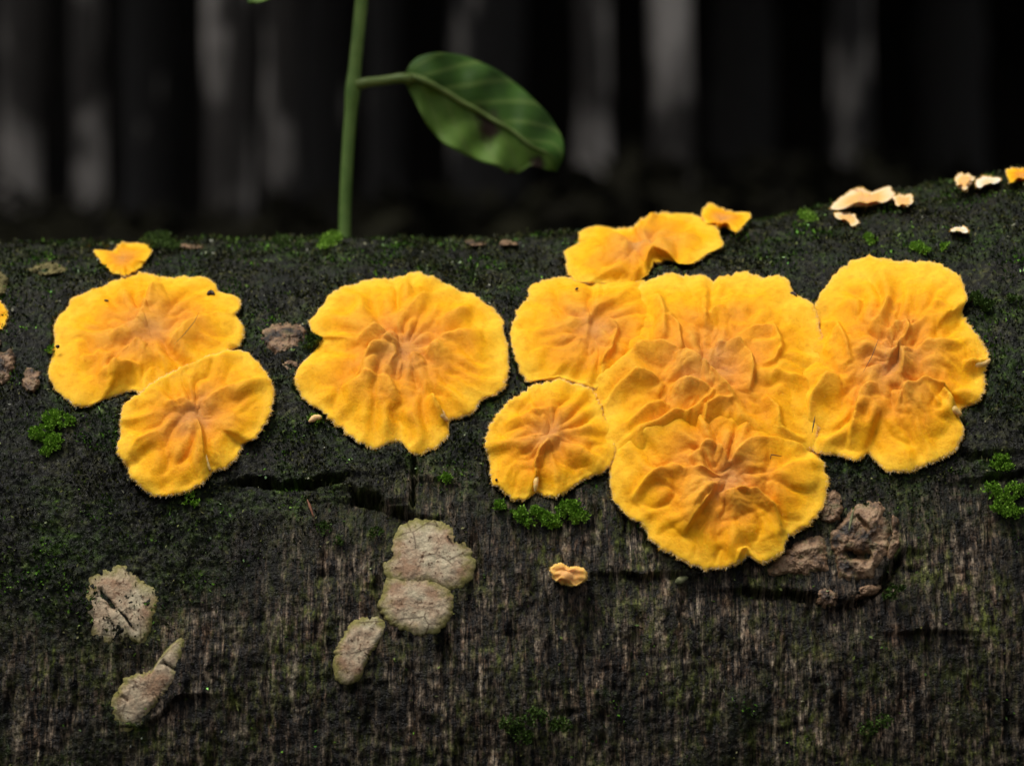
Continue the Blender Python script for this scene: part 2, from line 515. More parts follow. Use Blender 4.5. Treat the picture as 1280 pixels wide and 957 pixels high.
def seg_dist(X, Y, poly):
    """distance and arclength fraction to a polyline; X,Y any shape"""
    best = np.full(X.shape, 1e9); frac = np.zeros(X.shape); sign = np.zeros(X.shape)
    poly = np.asarray(poly, float)
    L = np.concatenate([[0], np.cumsum(np.linalg.norm(np.diff(poly, axis=0), axis=1))])
    for k in range(len(poly) - 1):
        a, b = poly[k], poly[k + 1]
        d = b - a; l2 = max((d ** 2).sum(), 1e-9)
        t = np.clip(((X - a[0]) * d[0] + (Y - a[1]) * d[1]) / l2, 0, 1)
        qx, qy = X - a[0] - t * d[0], Y - a[1] - t * d[1]
        dd = np.hypot(qx, qy)
        m = dd < best
        cr = d[0] * (Y - a[1]) - d[1] * (X - a[0])
        best = np.where(m, dd, best); frac = np.where(m, (L[k] + t * math.sqrt(l2)) / L[-1], frac)
        sign = np.where(m, np.sign(cr), sign)
    return best, frac, sign

CRACKS = [   # photo polyline, width mm, depth mm
    ([(290, 606), (310, 602), (345, 607), (390, 607), (425, 600), (436, 596)], 0.40, 2.2),
    ([(440, 610), (452, 624), (472, 634), (500, 642), (522, 648)], 0.32, 1.8),
    ([(446, 626), (460, 622), (474, 630)], 0.7, 2.2),
    ([(516, 570), (518, 600), (514, 636)], 0.28, 1.5),
    ([(770, 716), (800, 722), (830, 718), (862, 722)], 0.30, 1.0),
    ([(925, 738), (950, 742), (990, 742), (1022, 752)], 0.40, 1.6),
    ([(1052, 760), (1085, 745), (1112, 720), (1128, 690)], 0.40, 1.4),
    ([(1228, 600), (1262, 598), (1285, 592)], 0.32, 1.3),
    ([(1145, 790), (1160, 792), (1180, 790)], 0.22, 0.7),
    ([(230, 868), (205, 890), (184, 910)], 0.25, 0.7),
    ([(1180, 560), (1215, 575), (1240, 570)], 0.3, 0.8),
]

log = empty('fallen_log', (0, 0, 0))
tag(log, 'dark mossy fallen log carrying the yellow fungi across the picture', 'log')

MASK_W, MASK_H, MASK_O = 1400, 760, 60                  # cover map of the fungi, photo pixels (x offset MASK_O)
MASK = np.zeros((MASK_H, MASK_W), np.float32)
def mask_polygon(poly):
    poly = np.asarray(poly, float) + np.array([MASK_O, 0])
    x0, x1 = int(max(poly[:, 0].min() - 1, 0)), int(min(poly[:, 0].max() + 2, MASK_W))
    y0, y1 = int(max(poly[:, 1].min() - 1, 0)), int(min(poly[:, 1].max() + 2, MASK_H))
    X, Y = np.meshgrid(np.arange(x0, x1) + .5, np.arange(y0, y1) + .5)
    ins = np.zeros(X.shape, bool)
    for k in range(len(poly)):
        (ax, ay), (bx, by) = poly[k], poly[(k + 1) % len(poly)]
        if ay == by: continue
        c = ((ay > Y) != (by > Y)) & (X < (bx - ax) * (Y - ay) / (by - ay) + ax)
        ins ^= c
    MASK[y0:y1, x0:x1] = np.maximum(MASK[y0:y1, x0:x1], ins)

def under_fungus(x, th):
    """1 where a fungus grows over this point of the log"""
    P = log_point(x, th, 0.6).reshape(-1, 3) - CAM
    dz = P @ FWD
    px = (P @ RGT) / dz / K + 640 + MASK_O; py = 478.5 - (P @ UPV) / dz / K
    ix = np.clip(px, 0, MASK_W - 1).astype(int); iy = np.clip(py, 0, MASK_H - 1).astype(int)
    m = MASK[iy, ix] * (px > 0) * (px < MASK_W) * (py > 0) * (py < MASK_H) * (th.ravel() < R_(92)) * (th.ravel() > R_(-20))
    return m.reshape(x.shape)

def log_relief(x, th):
    """bark height in mm; returns height and moss mask"""
    arc = th * 65.0
    # moss belongs to the upper side; its lower limit wanders
    lim = 38 - 13 * smooth(-8, -45, x) - 6 * smooth(45, 62, x) + 10 * fbm(x * 0.035, arc * 0.03, 5.0, 3) + 4.5 * fbm(x * 0.16, arc * 0.16, 9.0, 3)
    moss = smooth(-5.0, 5.0, arc - lim)
    patch = smooth(0.14, 0.40, fbm(x * 0.075, arc * 0.06, 21.0, 5, 0.6) + 0.10 * smooth(10, -50, x)) * 0.8
    moss = np.maximum(moss, patch)
    h = 0.9 * fbm(x * 0.05, arc * 0.05, 1.0, 3) + 0.8 * fbm(x * 0.16, arc * 0.13, 51.0, 3) * smooth(50, 85, arc)
    fib = fbm(x * 0.9 + 0.4 * noise(x * .2, arc * .2), arc * 0.13, 2.0, 5, 0.65)
    fine = fbm(x * 2.2, arc * 0.55, 3.0, 3, 0.6)
    groove = np.clip(fbm(x * 0.6 + 0.35 * noise(x * 0.3, arc * 0.35, 2.0), arc * 0.11, 4.0, 3) - 0.14, 0, 1)
    xsplit = np.clip(fbm(x * 0.22, arc * 0.8 + 0.5 * noise(x * .3, arc * .3), 16.0, 3) - 0.30, 0, 1)
    flake = fbm(x * 0.45, arc * 0.7, 6.0, 5, 0.65)
    wood = 0.50 * fib + 0.30 * fine - 2.2 * groove - 1.6 * xsplit + 0.40 * flake
    crust = 0.75 * fbm(x * 0.40, arc * 0.40, 7.0, 5, 0.66) + 0.55 * np.abs(noise(x * 1.3, arc * 1.3, 8.0)) + 0.30 * np.abs(noise(x * 2.6, arc * 2.6, 18.0)) + 0.15
    h = h + wood * (1 - moss) + crust * moss
    wob = 0.55 * fbm(x * 0.5, arc * 0.5, 11.0, 3); wob2 = 0.55 * fbm(x * 0.5, arc * 0.5, 12.0, 3)
    wm = 0.5 + 0.8 * np.abs(noise(x * 0.35, arc * 0.35, 14.0))
    for poly, w, dep in CRACKS_U:
        lo, hi = poly.min(0) - 7, poly.max(0) + 7
        mk = (x > lo[0]) & (x < hi[0]) & (arc > lo[1]) & (arc < hi[1])
        if not mk.any(): continue
        xm, am = x[mk], arc[mk]
        d, f, sg = seg_dist(xm + wob[mk], am + wob2[mk], poly)
        dh = -dep * np.exp(-(d / (w * wm[mk])) ** 2) * np.clip(np.sin(math.pi * np.clip(f, 0.04, 0.96)) * 2.5, 0, 1)
        # the bark above a crack stands a little proud of the wood below it
        o_ = np.argsort(poly[:, 0])
        up = np.clip(am - np.interp(xm, poly[o_, 0], poly[o_, 1]), -6, 6)
        h[mk] = h[mk] + dh + 0.35 * np.exp(-(d / 3.0) ** 2) * np.sign(up)
    under = under_fungus(x, th)
    h = np.where(under > 0, np.minimum(h, 0.5) * (1 - under) + np.minimum(h, -0.6) * under, h)
    return h, moss

# outlines are in photo pixels and are laid onto the log's surface
O_left = [(176,341),(205,346),(234,346),(262,347),(272,354),(273,365),(293,368),(304,378),(302,387),(289,394),(304,403),(305,420),(298,433),(289,438),(262,462),(234,478),(198,484),(176,490),(157,491),(128,500),(113,510),(97,510),(84,499),(66,486),(61,458),(66,444),(68,418),(68,400),(82,385),(91,372),(113,363),(139,352),(157,345)]
O_left2 = [(289,437),(304,438),(322,453),(337,469),(343,488),(340,513),(331,532),(315,552),(302,554),(300,566),(285,583),(264,590),(253,605),(227,616),(198,622),(179,614),(165,601),(161,583),(146,566),(146,554),(152,543),(150,524),(157,502),(176,489),(198,474),(234,457),(264,445)]
O_mid = [(515,340),(539,345),(556,354),(562,358),(589,367),(612,381),(628,399),(632,422),(635,443),(638,463),(632,481),(618,497),(606,495),(591,516),(574,522),(561,525),(561,542),(551,557),(527,569),(513,566),(502,551),(492,551),(469,561),(448,555),(436,542),(422,533),(407,522),(398,510),(381,501),(369,484),(368,469),(378,452),(393,437),(402,426),(387,414),(385,403),(401,386),(412,367),(431,358),(463,348),(486,348),(498,345)]
O_A = [(708,346),(687,348),(666,353),(660,363),(662,372),(649,383),(638,407),(638,430),(643,445),(649,462),(659,479),(678,477),(698,476),(716,480),(742,488),(790,470),(830,430),(840,380),(812,350),(760,350)]
O_B = [(636,500),(656,488),(674,478),(700,474),(722,481),(743,487),(754,514),(766,539),(770,568),(757,588),(729,601),(711,611),(696,622),(682,620),(669,614),(656,627),(641,625),(627,614),(614,601),(612,579),(606,557),(610,535),(617,521),(628,511)]
O_C = [(1008,550),(1018,562),(1030,576),(1036,602),(1032,631),(1012,657),(983,671),(981,690),(964,702),(950,704),(937,694),(924,704),(913,708),(884,712),(862,706),(840,693),(818,679),(803,657),(777,638),(766,624),(761,594),(764,560),(778,522),(822,494),(869,478),(906,472),(944,480),(982,504),(1002,534)]
O_D = [(806,351),(836,341),(853,345),(877,342),(890,351),(906,345),(931,338),(944,345),(957,347),(980,343),(990,357),(997,370),(1014,377),(1023,390),(1030,440),(1024,500),(1022,560),(980,570),(900,560),(830,575),(768,590),(755,560),(746,513),(735,488),(741,455),(752,420),(775,380)]
O_E = [(1079,320),(1100,323),(1127,327),(1151,325),(1177,330),(1197,343),(1209,360),(1209,377),(1201,392),(1214,410),(1231,430),(1238,447),(1232,467),(1231,487),(1224,504),(1204,509),(1197,519),(1206,534),(1204,547),(1191,567),(1171,577),(1151,582),(1137,589),(1121,592),(1104,587),(1090,571),(1085,561),(1077,577),(1064,576),(1050,567),(1034,567),(1018,568),(1006,545),(994,512),(982,474),(990,432),(1010,398),(1022,372),(1044,340),(1057,332)]
O_F = [(739,281),(766,285),(789,285),(801,275),(821,266),(845,266),(874,269),(894,282),(904,298),(906,310),(885,316),(874,329),(853,334),(839,325),(818,331),(809,345),(790,356),(754,356),(715,352),(708,340),(708,328),(705,313),(722,306),(723,293)]
O_G = [(875,266),(888,254),(906,262),(925,266),(941,265),(935,278),(920,291),(909,285),(894,284),(880,278)]
O_topleft = [(113,310),(126,313),(141,313),(150,305),(170,303),(186,306),(190,317),(180,330),(170,340),(155,345),(138,340),(128,332),(122,320)]

for _o in (O_left, O_left2, O_mid, O_A, O_B, O_C, O_D, O_E, O_F, O_G, O_topleft): mask_polygon(_o)
_k = MASK.copy()
for _s in range(3):                                     # soften the map's border
    _k = (_k + np.roll(_k, 1, 0) + np.roll(_k, -1, 0) + np.roll(_k, 1, 1) + np.roll(_k, -1, 1)) / 5
MASK[:] = _k

CRACKS_U = [(px_to_unroll(p), w, d) for p, w, d in CRACKS]

def build_log():
    xf = np.arange(-74, 74.01, 0.24)
    xs = np.concatenate([-np.geomspace(650, 75, 70), xf, np.geomspace(75, 650, 70)])
    tf = np.arange(R_(-22), R_(112), 0.25 / 65)
    tc = np.linspace(R_(112), R_(338), 90)[1:-1]
    th = np.concatenate([tf, tc])
    X, T = np.meshgrid(xs, th, indexing='ij')
    Tn = np.where(T > math.pi, T - 2 * math.pi, T)
    h, moss = log_relief(X, np.where(T > R_(250), T - 2 * math.pi, T))
    h = np.where((T > R_(215)) & (T < R_(325)), np.clip(h, -2, 0.3), h)
    P = log_point(X, Tn, h)
    nx, nt_ = len(xs), len(th)
    idx = np.arange(nx * nt_).reshape(nx, nt_)
    a = idx[:-1]; b = idx[1:]
    q = np.stack([a, b, np.roll(b, -1, 1), np.roll(a, -1, 1)], -1).reshape(-1, 4)
    un = np.stack([X, np.where(T > R_(250), T - 2 * math.pi, T) * 65.0, np.zeros_like(X)], -1).reshape(-1, 3)
    mesh_np('bark', P.reshape(-1, 3), q, mat=M_bark, parent=log, attrs={'unroll': un, 'moss': moss.ravel()})
    for side, k in ((-1, 0), (1, nx - 1)):
        ring = P[k][::4]
        c = ring.mean(0)
        rings = [c + (ring - c) * f for f in (1.0, 0.75, 0.5, 0.25, 0.06)]
        V = np.concatenate(rings); n = len(ring)
        for j in range(len(rings)): V[j * n:(j + 1) * n, 0] += side * 0.002 * (1 - (0.2 * j) ** 2) * 0.5
        qq = []
        for r in range(len(rings) - 1):
            for i in range(n):
                qd = (r * n + i, r * n + (i + 1) % n, (r + 1) * n + (i + 1) % n, (r + 1) * n + i)
                qq.append(qd if side > 0 else qd[::-1])
        mesh_np('cut_end', V, qq, mat=M_wood, parent=log, smooth_shade=False)
build_log()

# ------------------------------------------------------------------ fungus builder
def resample_star(outline, c, n):
    """outline radius as function of angle about c (pixels)"""
    o = np.asarray(outline, float) - np.asarray(c, float)
    ang = np.arctan2(o[:, 1], o[:, 0])
    # densify the polygon then take, per angle, the farthest hit
    a = np.vstack([o, o[:1]])
    dens = []
    for k in range(len(o)):
        t = np.linspace(0, 1, 24, endpoint=False)[:, None]
        dens.append(a[k] * (1 - t) + a[k + 1] * t)
    d = np.concatenate(dens)
    da = np.arctan2(d[:, 1], d[:, 0]); dr = np.hypot(d[:, 0], d[:, 1])
    order = np.argsort(da); da = da[order]; dr = dr[order]
    psi = np.linspace(-math.pi, math.pi, n, endpoint=False)
    r = np.interp(psi, np.concatenate([da - 2 * math.pi, da, da + 2 * math.pi]), np.concatenate([dr, dr, dr]))
    k = np.array([1, 2, 3, 2, 1.0]); k /= k.sum()
    rp = np.concatenate([r[-2:], r, r[:2]])
    return psi, np.convolve(rp, k, 'valid')

def ridge_fn(px, py, folds):
    """sum of fold heights (mm); a fold = (points, amp, width_high, width_low)"""
    h = np.zeros(px.shape)
    for pts, amp, wh, wl in folds:
        amp = amp * 1.6; wl = wl * 0.85
        pts = np.asarray(pts, float)
        d, f, s = seg_dist(px, py, pts)
        env = np.sqrt(np.clip(np.sin(math.pi * np.clip(f, 0.0, 1.0)), 0, 1))
        end = np.minimum(np.linalg.norm(np.stack([px, py], -1) - pts[0], axis=-1), np.linalg.norm(np.stack([px, py], -1) - pts[-1], axis=-1))
        hi = np.exp(-(d / wh) ** 1.3); lw = np.exp(-(d / wl) ** 2)
        h = h + amp * env * np.where(s > 0, hi, lw)
    return h

def build_fungus(label, cat, outline, center, seed, lift=0.0, slope=(0, 0), sink=(), thick=0.8, wr=1.0, folds=(), th0=R_(76), mat=None,
                 name='yellow_fungus', n=220, m=64, freq=3.2, group=None, hairs=1.0, edge=0.42, rag=1.0, cent=1.0, hair_mat=None, felt=1.0):
    rs = np.random.RandomState(seed)
    c = np.asarray(center, float)
    psi, rad = resample_star(outline, c, n)
    cx, cy = np.cos(psi), np.sin(psi)
    rmean = rad.mean()
    rad0 = rad.copy()
    # ragged, lobed rim
    rad = rad * (1 + 0.012 * rag * fbm(cx * 9, cy * 9, seed * 1.7, 3) * (60 / max(rmean, 30))) + 2.6 * rag * noise(cx * rmean * .10, cy * rmean * .10, seed + .2) + 2.0 * rag * noise(cx * rmean * .30, cy * rmean * .30, seed + .5) + 0.45 * rag * rs.normal(size=n)
    s = np.concatenate([[0.0], np.linspace(0.03, 0.93, m - 8), [0.955, 0.972, 0.985, 0.994, 0.999]])
    S, PS = np.meshgrid(s, np.arange(n), indexing='xy')          # (n, len(s))
    CX, CY = cx[:, None] * np.ones_like(S), cy[:, None] * np.ones_like(S)
    RD = rad0[:, None] + (rad - rad0)[:, None] * S ** 8          # raggedness only at the very rim
    PX, PY = c[0] + CX * S * RD, c[1] + CY * S * RD
    rp = S * RD                                                  # radius in pixels
    # folds: polar billows that become cell-like at the centre
    wx = 0.5 * noise(PX * 0.026, PY * 0.026, seed + 2.2); wy = 0.5 * noise(PX * 0.026, PY * 0.026, seed + 4.2)
    ka = freq * 0.55
    b1 = np.abs(noise(CX * ka + wx, CY * ka + wy, rp / 62.0 + seed * 3.1))
    b2 = np.abs(noise(CX * ka * 1.8 + wx * 1.2, CY * ka * 1.8 + wy * 1.2, rp / 95.0 + seed * 1.1))
    ruf = noise(CX * ka * 2.3 + wx, CY * ka * 2.3 + wy, rp / 150.0 + seed * 2.3)
    car = np.abs(noise(PX * 0.030 + wx * 1.2, PY * 0.040 + wy * 1.2, seed + 7.7))
    car2 = np.abs(noise(PX * 0.075 + wx, PY * 0.095 + wy, seed + 9.7))
    z0 = 1 - smooth(10, 34, rp)                       # heart: cell-like puffs
    z1 = smooth(10, 34, rp) * (1 - smooth(40, 80, rp))
    z2 = smooth(40, 80, rp)
    amp = 1 - 0.55 * smooth(0.55, 0.98, S)
    puff = z0 * (0.75 * car) + z1 * (0.80 * b1 + 0.25 * car) + z2 * (0.30 * b1 + 0.70 * b2)
    puff = puff ** 0.85
    ruffle = 0.62 * ruf * smooth(0.30, 0.80, S)
    wrk = wr * (2.1 * puff * amp + ruffle + 0.28 * cent * car2 * (1 - smooth(0.3, 0.8, S)))
    # broad sag and swell of the sheet, grooves running to the notches of the rim
    rs_sm = np.convolve(np.concatenate([rad0[-14:], rad0, rad0[:14]]), np.ones(29) / 29, 'valid')
    notch = np.clip((rs_sm - rad0) / np.maximum(rs_sm, 1), 0, 0.12)
    groove = notch[:, None] * 7.0 * smooth(0.45, 0.95, S)
    lift = lift + slope[0] * (PX - c[0]) / 100 + slope[1] * (PY - c[1]) / 100
    for deg, dep in sink:                              # margins that grow into a neighbour dip under it
        lift = lift - dep * smooth(0.55, 1.0, S) * np.clip(CX * math.cos(R_(deg)) + CY * math.sin(R_(deg)), 0, 1) ** 3
    base = thick * (0.75 + 0.30 * noise(PX * 0.014, PY * 0.014, seed + 11.0) * wr)
    fold_h = ridge_fn(PX, PY, folds) if folds else np.zeros_like(PX)
    fade = 1 - smooth(0.86, 0.99, S)
    wav = 0.30 * wr * noise(CX * 3.1, CY * 3.1, seed + 15.0) * smooth(0.5, 1.0, S) + 0.5 * wr * ruf * smooth(0.8, 1.0, S)
    edge_round = np.sqrt(np.clip(1 - np.clip((S - 0.93) / 0.07, 0, 1) ** 2, 0, 1))
    top = lift + edge + (base - edge * 0.4) * (0.25 + 0.75 * edge_round) + wav - groove
    wrinkle = (wrk - 0.35 * wr) * fade + fold_h * (1 - 0.6 * smooth(0.9, 1.0, S))
    rim_h = (lift + edge * 0.45 + 0.6 * wav - 0.6 * groove)[:, -1]
    
    # under side
    us = np.array([0.985, 0.95, 0.88, 0.72])
    uh = [rim_h - 0.05, rim_h * 0.75 - 0.1, rim_h * 0.25 - 0.5, rim_h * 0 - 1.4]
    UPX = c[0] + cx[:, None] * rad[:, None] * us[None]; UPY = c[1] + cy[:, None] * rad[:, None] * us[None]
    allx = np.concatenate([PX, UPX], 1); ally = np.concatenate([PY, UPY], 1)
    hh = np.concatenate([top, np.stack(uh, 1)], 1)
    ww = np.concatenate([wrinkle, np.zeros_like(UPX)], 1)
    P = unproject(allx.ravel(), ally.ravel(), hh.ravel(), th0)
    Nn = normal_at(P, th0)
    P = P + Nn * (ww.ravel()[:, None] * MM)
    nv = allx.shape[1]
    o_root = empty(name, P.reshape(n, nv, 3)[:, 0].mean(0) - Nn[0] * 0.001)
    tag(o_root, label, cat, group)
    rad_attr = np.concatenate([S, np.ones_like(UPX)], 1).ravel()
    rdg = np.clip(wrk / max(wr, 0.01) - 0.65, 0, 1) * 1.1 * (1 - smooth(0.75, 0.95, S)) + np.clip(fold_h - 0.25, 0, 1.0) * 0.8
    rdg = np.concatenate([np.clip(rdg, 0, 1), np.zeros_like(UPX)], 1).ravel()
    cap = mesh_np('cap', P, grid_quads(n, nv, wrap_u=True)[:, ::-1], mat=mat or M_fungus, parent=o_root, attrs={'radial': rad_attr, 'ridge': rdg})
    # white felt hairs along the rim, short felt over the sheet
    G = P.reshape(n, nv, 3); GN = Nn.reshape(n, nv, 3)
    j0 = len(s) - 1
    L = np.linalg.norm(np.diff(np.vstack([G[:, j0], G[:1, j0]]), axis=0), axis=1).sum() * 1000
    nh = int(L * 42 * hairs)
    if nh > 5:
        i = rs.randint(0, n, nh); f = rs.rand(nh)[:, None]
        jj = j0 - rs.choice([0, 0, 1, 1, 2, 3], nh)
        i2 = (i + 1) % n
        b0 = G[i, jj] * (1 - f) + G[i2, jj] * f
        out = G[i, j0] - G[i, j0 - 8]; out /= np.linalg.norm(out, axis=1)[:, None] + 1e-9
        nn = GN[i, jj]
        tang = G[i2, j0] - G[i, j0]; tang /= np.linalg.norm(tang, axis=1)[:, None] + 1e-9
        dirv = out + nn * rs.uniform(-0.35, 0.6, nh)[:, None] + tang * rs.normal(0, 0.4, nh)[:, None]
        dirv /= np.linalg.norm(dirv, axis=1)[:, None]
        ln = rs.uniform(0.10, 0.34, nh) * rs.choice([1, 1, 1, 1.5], nh) * MM
        side = np.cross(dirv, nn + 0.3 * rs.normal(size=(nh, 3))); side /= np.linalg.norm(side, axis=1)[:, None] + 1e-9
        w = rs.uniform(0.010, 0.024, nh)[:, None] * MM
        b0 = b0 - dirv * 0.05 * MM
        V = np.stack([b0 - side * w, b0 + side * w, b0 + dirv * ln[:, None] + nn * (rs.uniform(-.08, .08, nh) * MM)[:, None]], 1).reshape(-1, 3)
        h1 = mesh_np('margin_felt', V, tris=np.arange(nh * 3).reshape(-1, 3), mat=hair_mat or M_hair, parent=o_root, smooth_shade=False)
        tag(h1, kind='stuff')
    nf = int(rmean ** 2 * 0.5 * felt)
    if nf > 20:
        i = rs.randint(0, n, nf); j = np.clip((np.sqrt(rs.rand(nf)) * (len(s) - 3)).astype(int), 1, len(s) - 3)
        f = rs.rand(nf)[:, None]; g = rs.rand(nf)[:, None]
        i2 = (i + 1) % n
        b0 = (G[i, j] * (1 - f) + G[i2, j] * f) * (1 - g) + (G[i, j + 1] * (1 - f) + G[i2, j + 1] * f) * g
        nn = GN[i, j]
        dirv = nn * 0.55 + rs.normal(0, 0.6, (nf, 3)); dirv /= np.linalg.norm(dirv, axis=1)[:, None]
        side = np.cross(dirv, rs.normal(size=(nf, 3))); side /= np.linalg.norm(side, axis=1)[:, None] + 1e-9
        ln = rs.uniform(0.10, 0.26, nf)[:, None] * MM; w = rs.uniform(0.012, 0.022, nf)[:, None] * MM
        b0 = b0 - dirv * 0.04 * MM
        V = np.stack([b0 - side * w, b0 + side * w, b0 + dirv * ln], 1).reshape(-1, 3)
        h2 = mesh_np('surface_felt', V, tris=np.arange(nf * 3).reshape(-1, 3), mat=hair_mat or M_felt, parent=o_root, smooth_shade=False)
        tag(h2, kind='stuff')
    return o_root

def add_lip(fungus, pts, w, h):
    """a curled pale piece of margin, part of its fungus"""
    pts = np.asarray(pts, float); t = np.linspace(0, 1, 22); L = np.linspace(0, 1, len(pts))
    px = np.interp(t, L, pts[:, 0]); py = np.interp(t, L, pts[:, 1])
    for _ in range(4):
        px[1:-1] = .25 * px[:-2] + .5 * px[1:-1] + .25 * px[2:]; py[1:-1] = .25 * py[:-2] + .5 * py[1:-1] + .25 * py[2:]
    P = unproject(px, py, h - 0.55 + 0.45 * np.sin(math.pi * t), R_(76))
    rr = w * MM * (0.35 + 0.65 * np.sin(math.pi * np.clip(t, 0.02, 0.98)) ** 0.6) * (1 + 0.25 * noise(t * 6, pts[0, 0] * .17, 1.5))
    V, q, tr = tube(P, rr, 10)
    V = V + 0.05 * MM * noise(V[:, :1] * 2500, V[:, 1:2] * 2500, V[:, 2:] * 2500)
    mesh_np('curled_margin', V, q, tr, mat=M_lip, parent=fungus, attrs={'radial': np.full(len(V), 0.9), 'ridge': np.zeros(len(V))})

def zz(pts, sx, ox, oy): return [(ox + sx * x, oy + sx * y) for x, y in pts]
YG = 'yellow fungi on the log'

d_s = (0.2404, 740, 330)
fD = [(zz([(0,620),(100,570),(200,500),(270,450),(370,440),(470,480)], *d_s), 1.0, 16, 3.0),
      (zz([(430,500),(490,480),(580,540),(680,640),(750,710)], *d_s), 1.0, 15, 3.0),
      (zz([(40,770),(130,660),(230,600),(320,610),(380,640)], *d_s), 0.9, 15, 3.0),
      (zz([(410,660),(460,630),(560,650),(640,690)], *d_s), 0.75, 12, 3.0),
      (zz([(180,850),(290,750),(360,735),(405,745)], *d_s), 0.7, 11, 3.0),
      (zz([(140,940),(250,870),(340,840),(430,790),(500,790),(640,690)], *d_s), 0.8, 12, 3.0),
      (zz([(640,430),(700,430),(770,430),(830,500),(842,580),(815,680)], *d_s), 0.85, 14, 3.0),
      (zz([(740,390),(850,345),(950,340),(975,400),(990,440),(950,510),(870,535)], *d_s), 0.55, 6, 3.5),
      (zz([(590,340),(600,290),(640,250),(690,225)], *d_s), 0.5, 9, 4.0),
      (zz([(340,170),(372,290),(380,400)], *d_s), 0.7, 9, 6.0),
      (zz([(400,280),(450,340),(470,460)], *d_s), 0.7, 9, 3.0),
      (zz([(590,960),(580,860),(600,760),(660,720),(760,720)], *d_s), 0.6, 13, 3.0),
      (zz([(940,560),(1040,600),(1150,600)], *d_s), 0.5, 9, 4.0),
      (zz([(900,690),(970,760),(985,860),(1060,900),(1110,915)], *d_s), 0.6, 10, 3.0),
      (zz([(600,130),(600,240),(570,330)], *d_s), 0.5, 8, 4.0)]
a_s = (0.2925, 590, 240)
fA = [(zz([(580,550),(622,600),(600,680),(550,745)], *a_s), 0.6, 5, 3.0),
      (zz([(700,400),(620,460),(500,540),(480,650)], *a_s), 0.45, 9, 5.0),
      (zz([(250,600),(380,600),(470,640)], *a_s), 0.25, 12, 5.0),
      (zz([(240,815),(370,800),(440,818),(520,840)], *a_s), 0.35, 5, 4.0)]
c_s = (0.3672, 590, 440)
fC = [(zz([(830,455),(800,510),(760,565),(715,620)], *c_s), 0.9, 17, 2.5),
      (zz([(840,490),(900,480),(970,480),(1030,530),(1062,620)], *c_s), 0.9, 15, 3.0),
      (zz([(540,500),(590,440),(680,390),(730,410)], *c_s), 0.7, 13, 3.0),
      (zz([(720,400),(800,410),(850,430)], *c_s), 0.5, 9, 3.0),
      (zz([(500,340),(560,300),(660,250),(740,240)], *c_s), 0.8, 13, 3.0),
      (zz([(740,370),(800,320),(840,330),(880,390)], *c_s), 0.7, 12, 3.0),
      (zz([(880,380),(950,310),(1040,300),(1140,330)], *c_s), 0.6, 13, 3.0),
      (zz([(1000,420),(1100,380),(1200,370)], *c_s), 0.4, 14, 4.0),
      (zz([(905,720),(915,680),(940,665)], *c_s), 0.5, 5, 3.0)]
e_s = (0.3343, 930, 300)
fE = [(zz([(240,700),(250,610),(310,530),(360,520)], *e_s), 0.9, 12, 3.0),
      (zz([(390,780),(410,680),(440,570),(500,550)], *e_s), 0.8, 14, 3.0),
      (zz([(570,640),(590,580),(680,535),(750,560),(790,650)], *e_s), 0.8, 16, 3.0),
      (zz([(745,575),(770,610),(805,655)], *e_s), 0.9, 5, 2.5),
      (zz([(820,460),(870,465),(915,450)], *e_s), 0.7, 5, 3.0),
      (zz([(595,520),(600,470),(585,410),(560,440),(525,480)], *e_s), 0.9, 6, 5.0),
      (zz([(520,400),(560,340),(610,320),(620,360),(580,400)], *e_s), 0.6, 9, 3.5),
      (zz([(470,350),(520,290),(540,240),(580,240)], *e_s), 0.6, 9, 4.0),
      (zz([(600,370),(680,300),(800,280)], *e_s), 0.5, 16, 4.0),
      (zz([(600,440),(700,400),(830,400)], *e_s), 0.45, 14, 5.0),
      (zz([(280,300),(350,320),(385,400),(400,470)], *e_s), 0.6, 8, 4.0),
      (zz([(300,420),(340,350),(360,340)], *e_s), 0.4, 9, 4.0),
      (zz([(700,245),(740,240),(780,265)], *e_s), 0.35, 5, 4.0)]
m_s = (0.2925, 340, 320)
fM = [(zz([(370,515),(420,430),(490,385),(545,380)], *m_s), 0.9, 13, 4.0),
      (zz([(480,380),(520,410),(530,440),(500,480)], *m_s), 0.6, 6, 6.0),
      (zz([(370,370),(440,340),(540,345)], *m_s), 0.7, 10, 3.0),
      (zz([(660,440),(720,370),(800,350),(900,330)], *m_s), 0.7, 15, 3.5),
      (zz([(580,250),(640,190),(740,170),(800,150)], *m_s), 0.6, 12, 4.0),
      (zz([(700,300),(770,270),(850,240)], *m_s), 0.5, 10, 4.0),
      (zz([(300,570),(400,530),(500,545),(550,640)], *m_s), 0.6, 18, 4.0),
      (zz([(680,600),(700,650),(745,710)], *m_s), 1.0, 5, 2.5),
      (zz([(590,430),(640,440),(655,470)], *m_s), 0.45, 8, 3.0),
      (zz([(500,170),(560,150),(640,150)], *m_s), 0.4, 12, 5.0)]
l_s = (0.3659, 0, 290)
fL = [(zz([(470,320),(495,270),(520,215),(560,200)], *l_s), 0.7, 10, 7.0),
      (zz([(380,380),(440,330),(500,310)], *l_s), 0.5, 14, 5.0),
      (zz([(400,430),(470,385),(505,395)], *l_s), 0.5, 10, 3.0),
      (zz([(270,440),(340,420),(390,450),(400,500)], *l_s), 0.4, 14, 5.0),
      (zz([(580,400),(650,330),(740,290),(800,290)], *l_s), 0.6, 13, 4.0),
      (zz([(330,500),(400,465),(490,470)], *l_s), 0.6, 16, 4.0),
      (zz([(770,380),(785,390),(815,390)], *l_s), 0.4, 4, 3.0)]
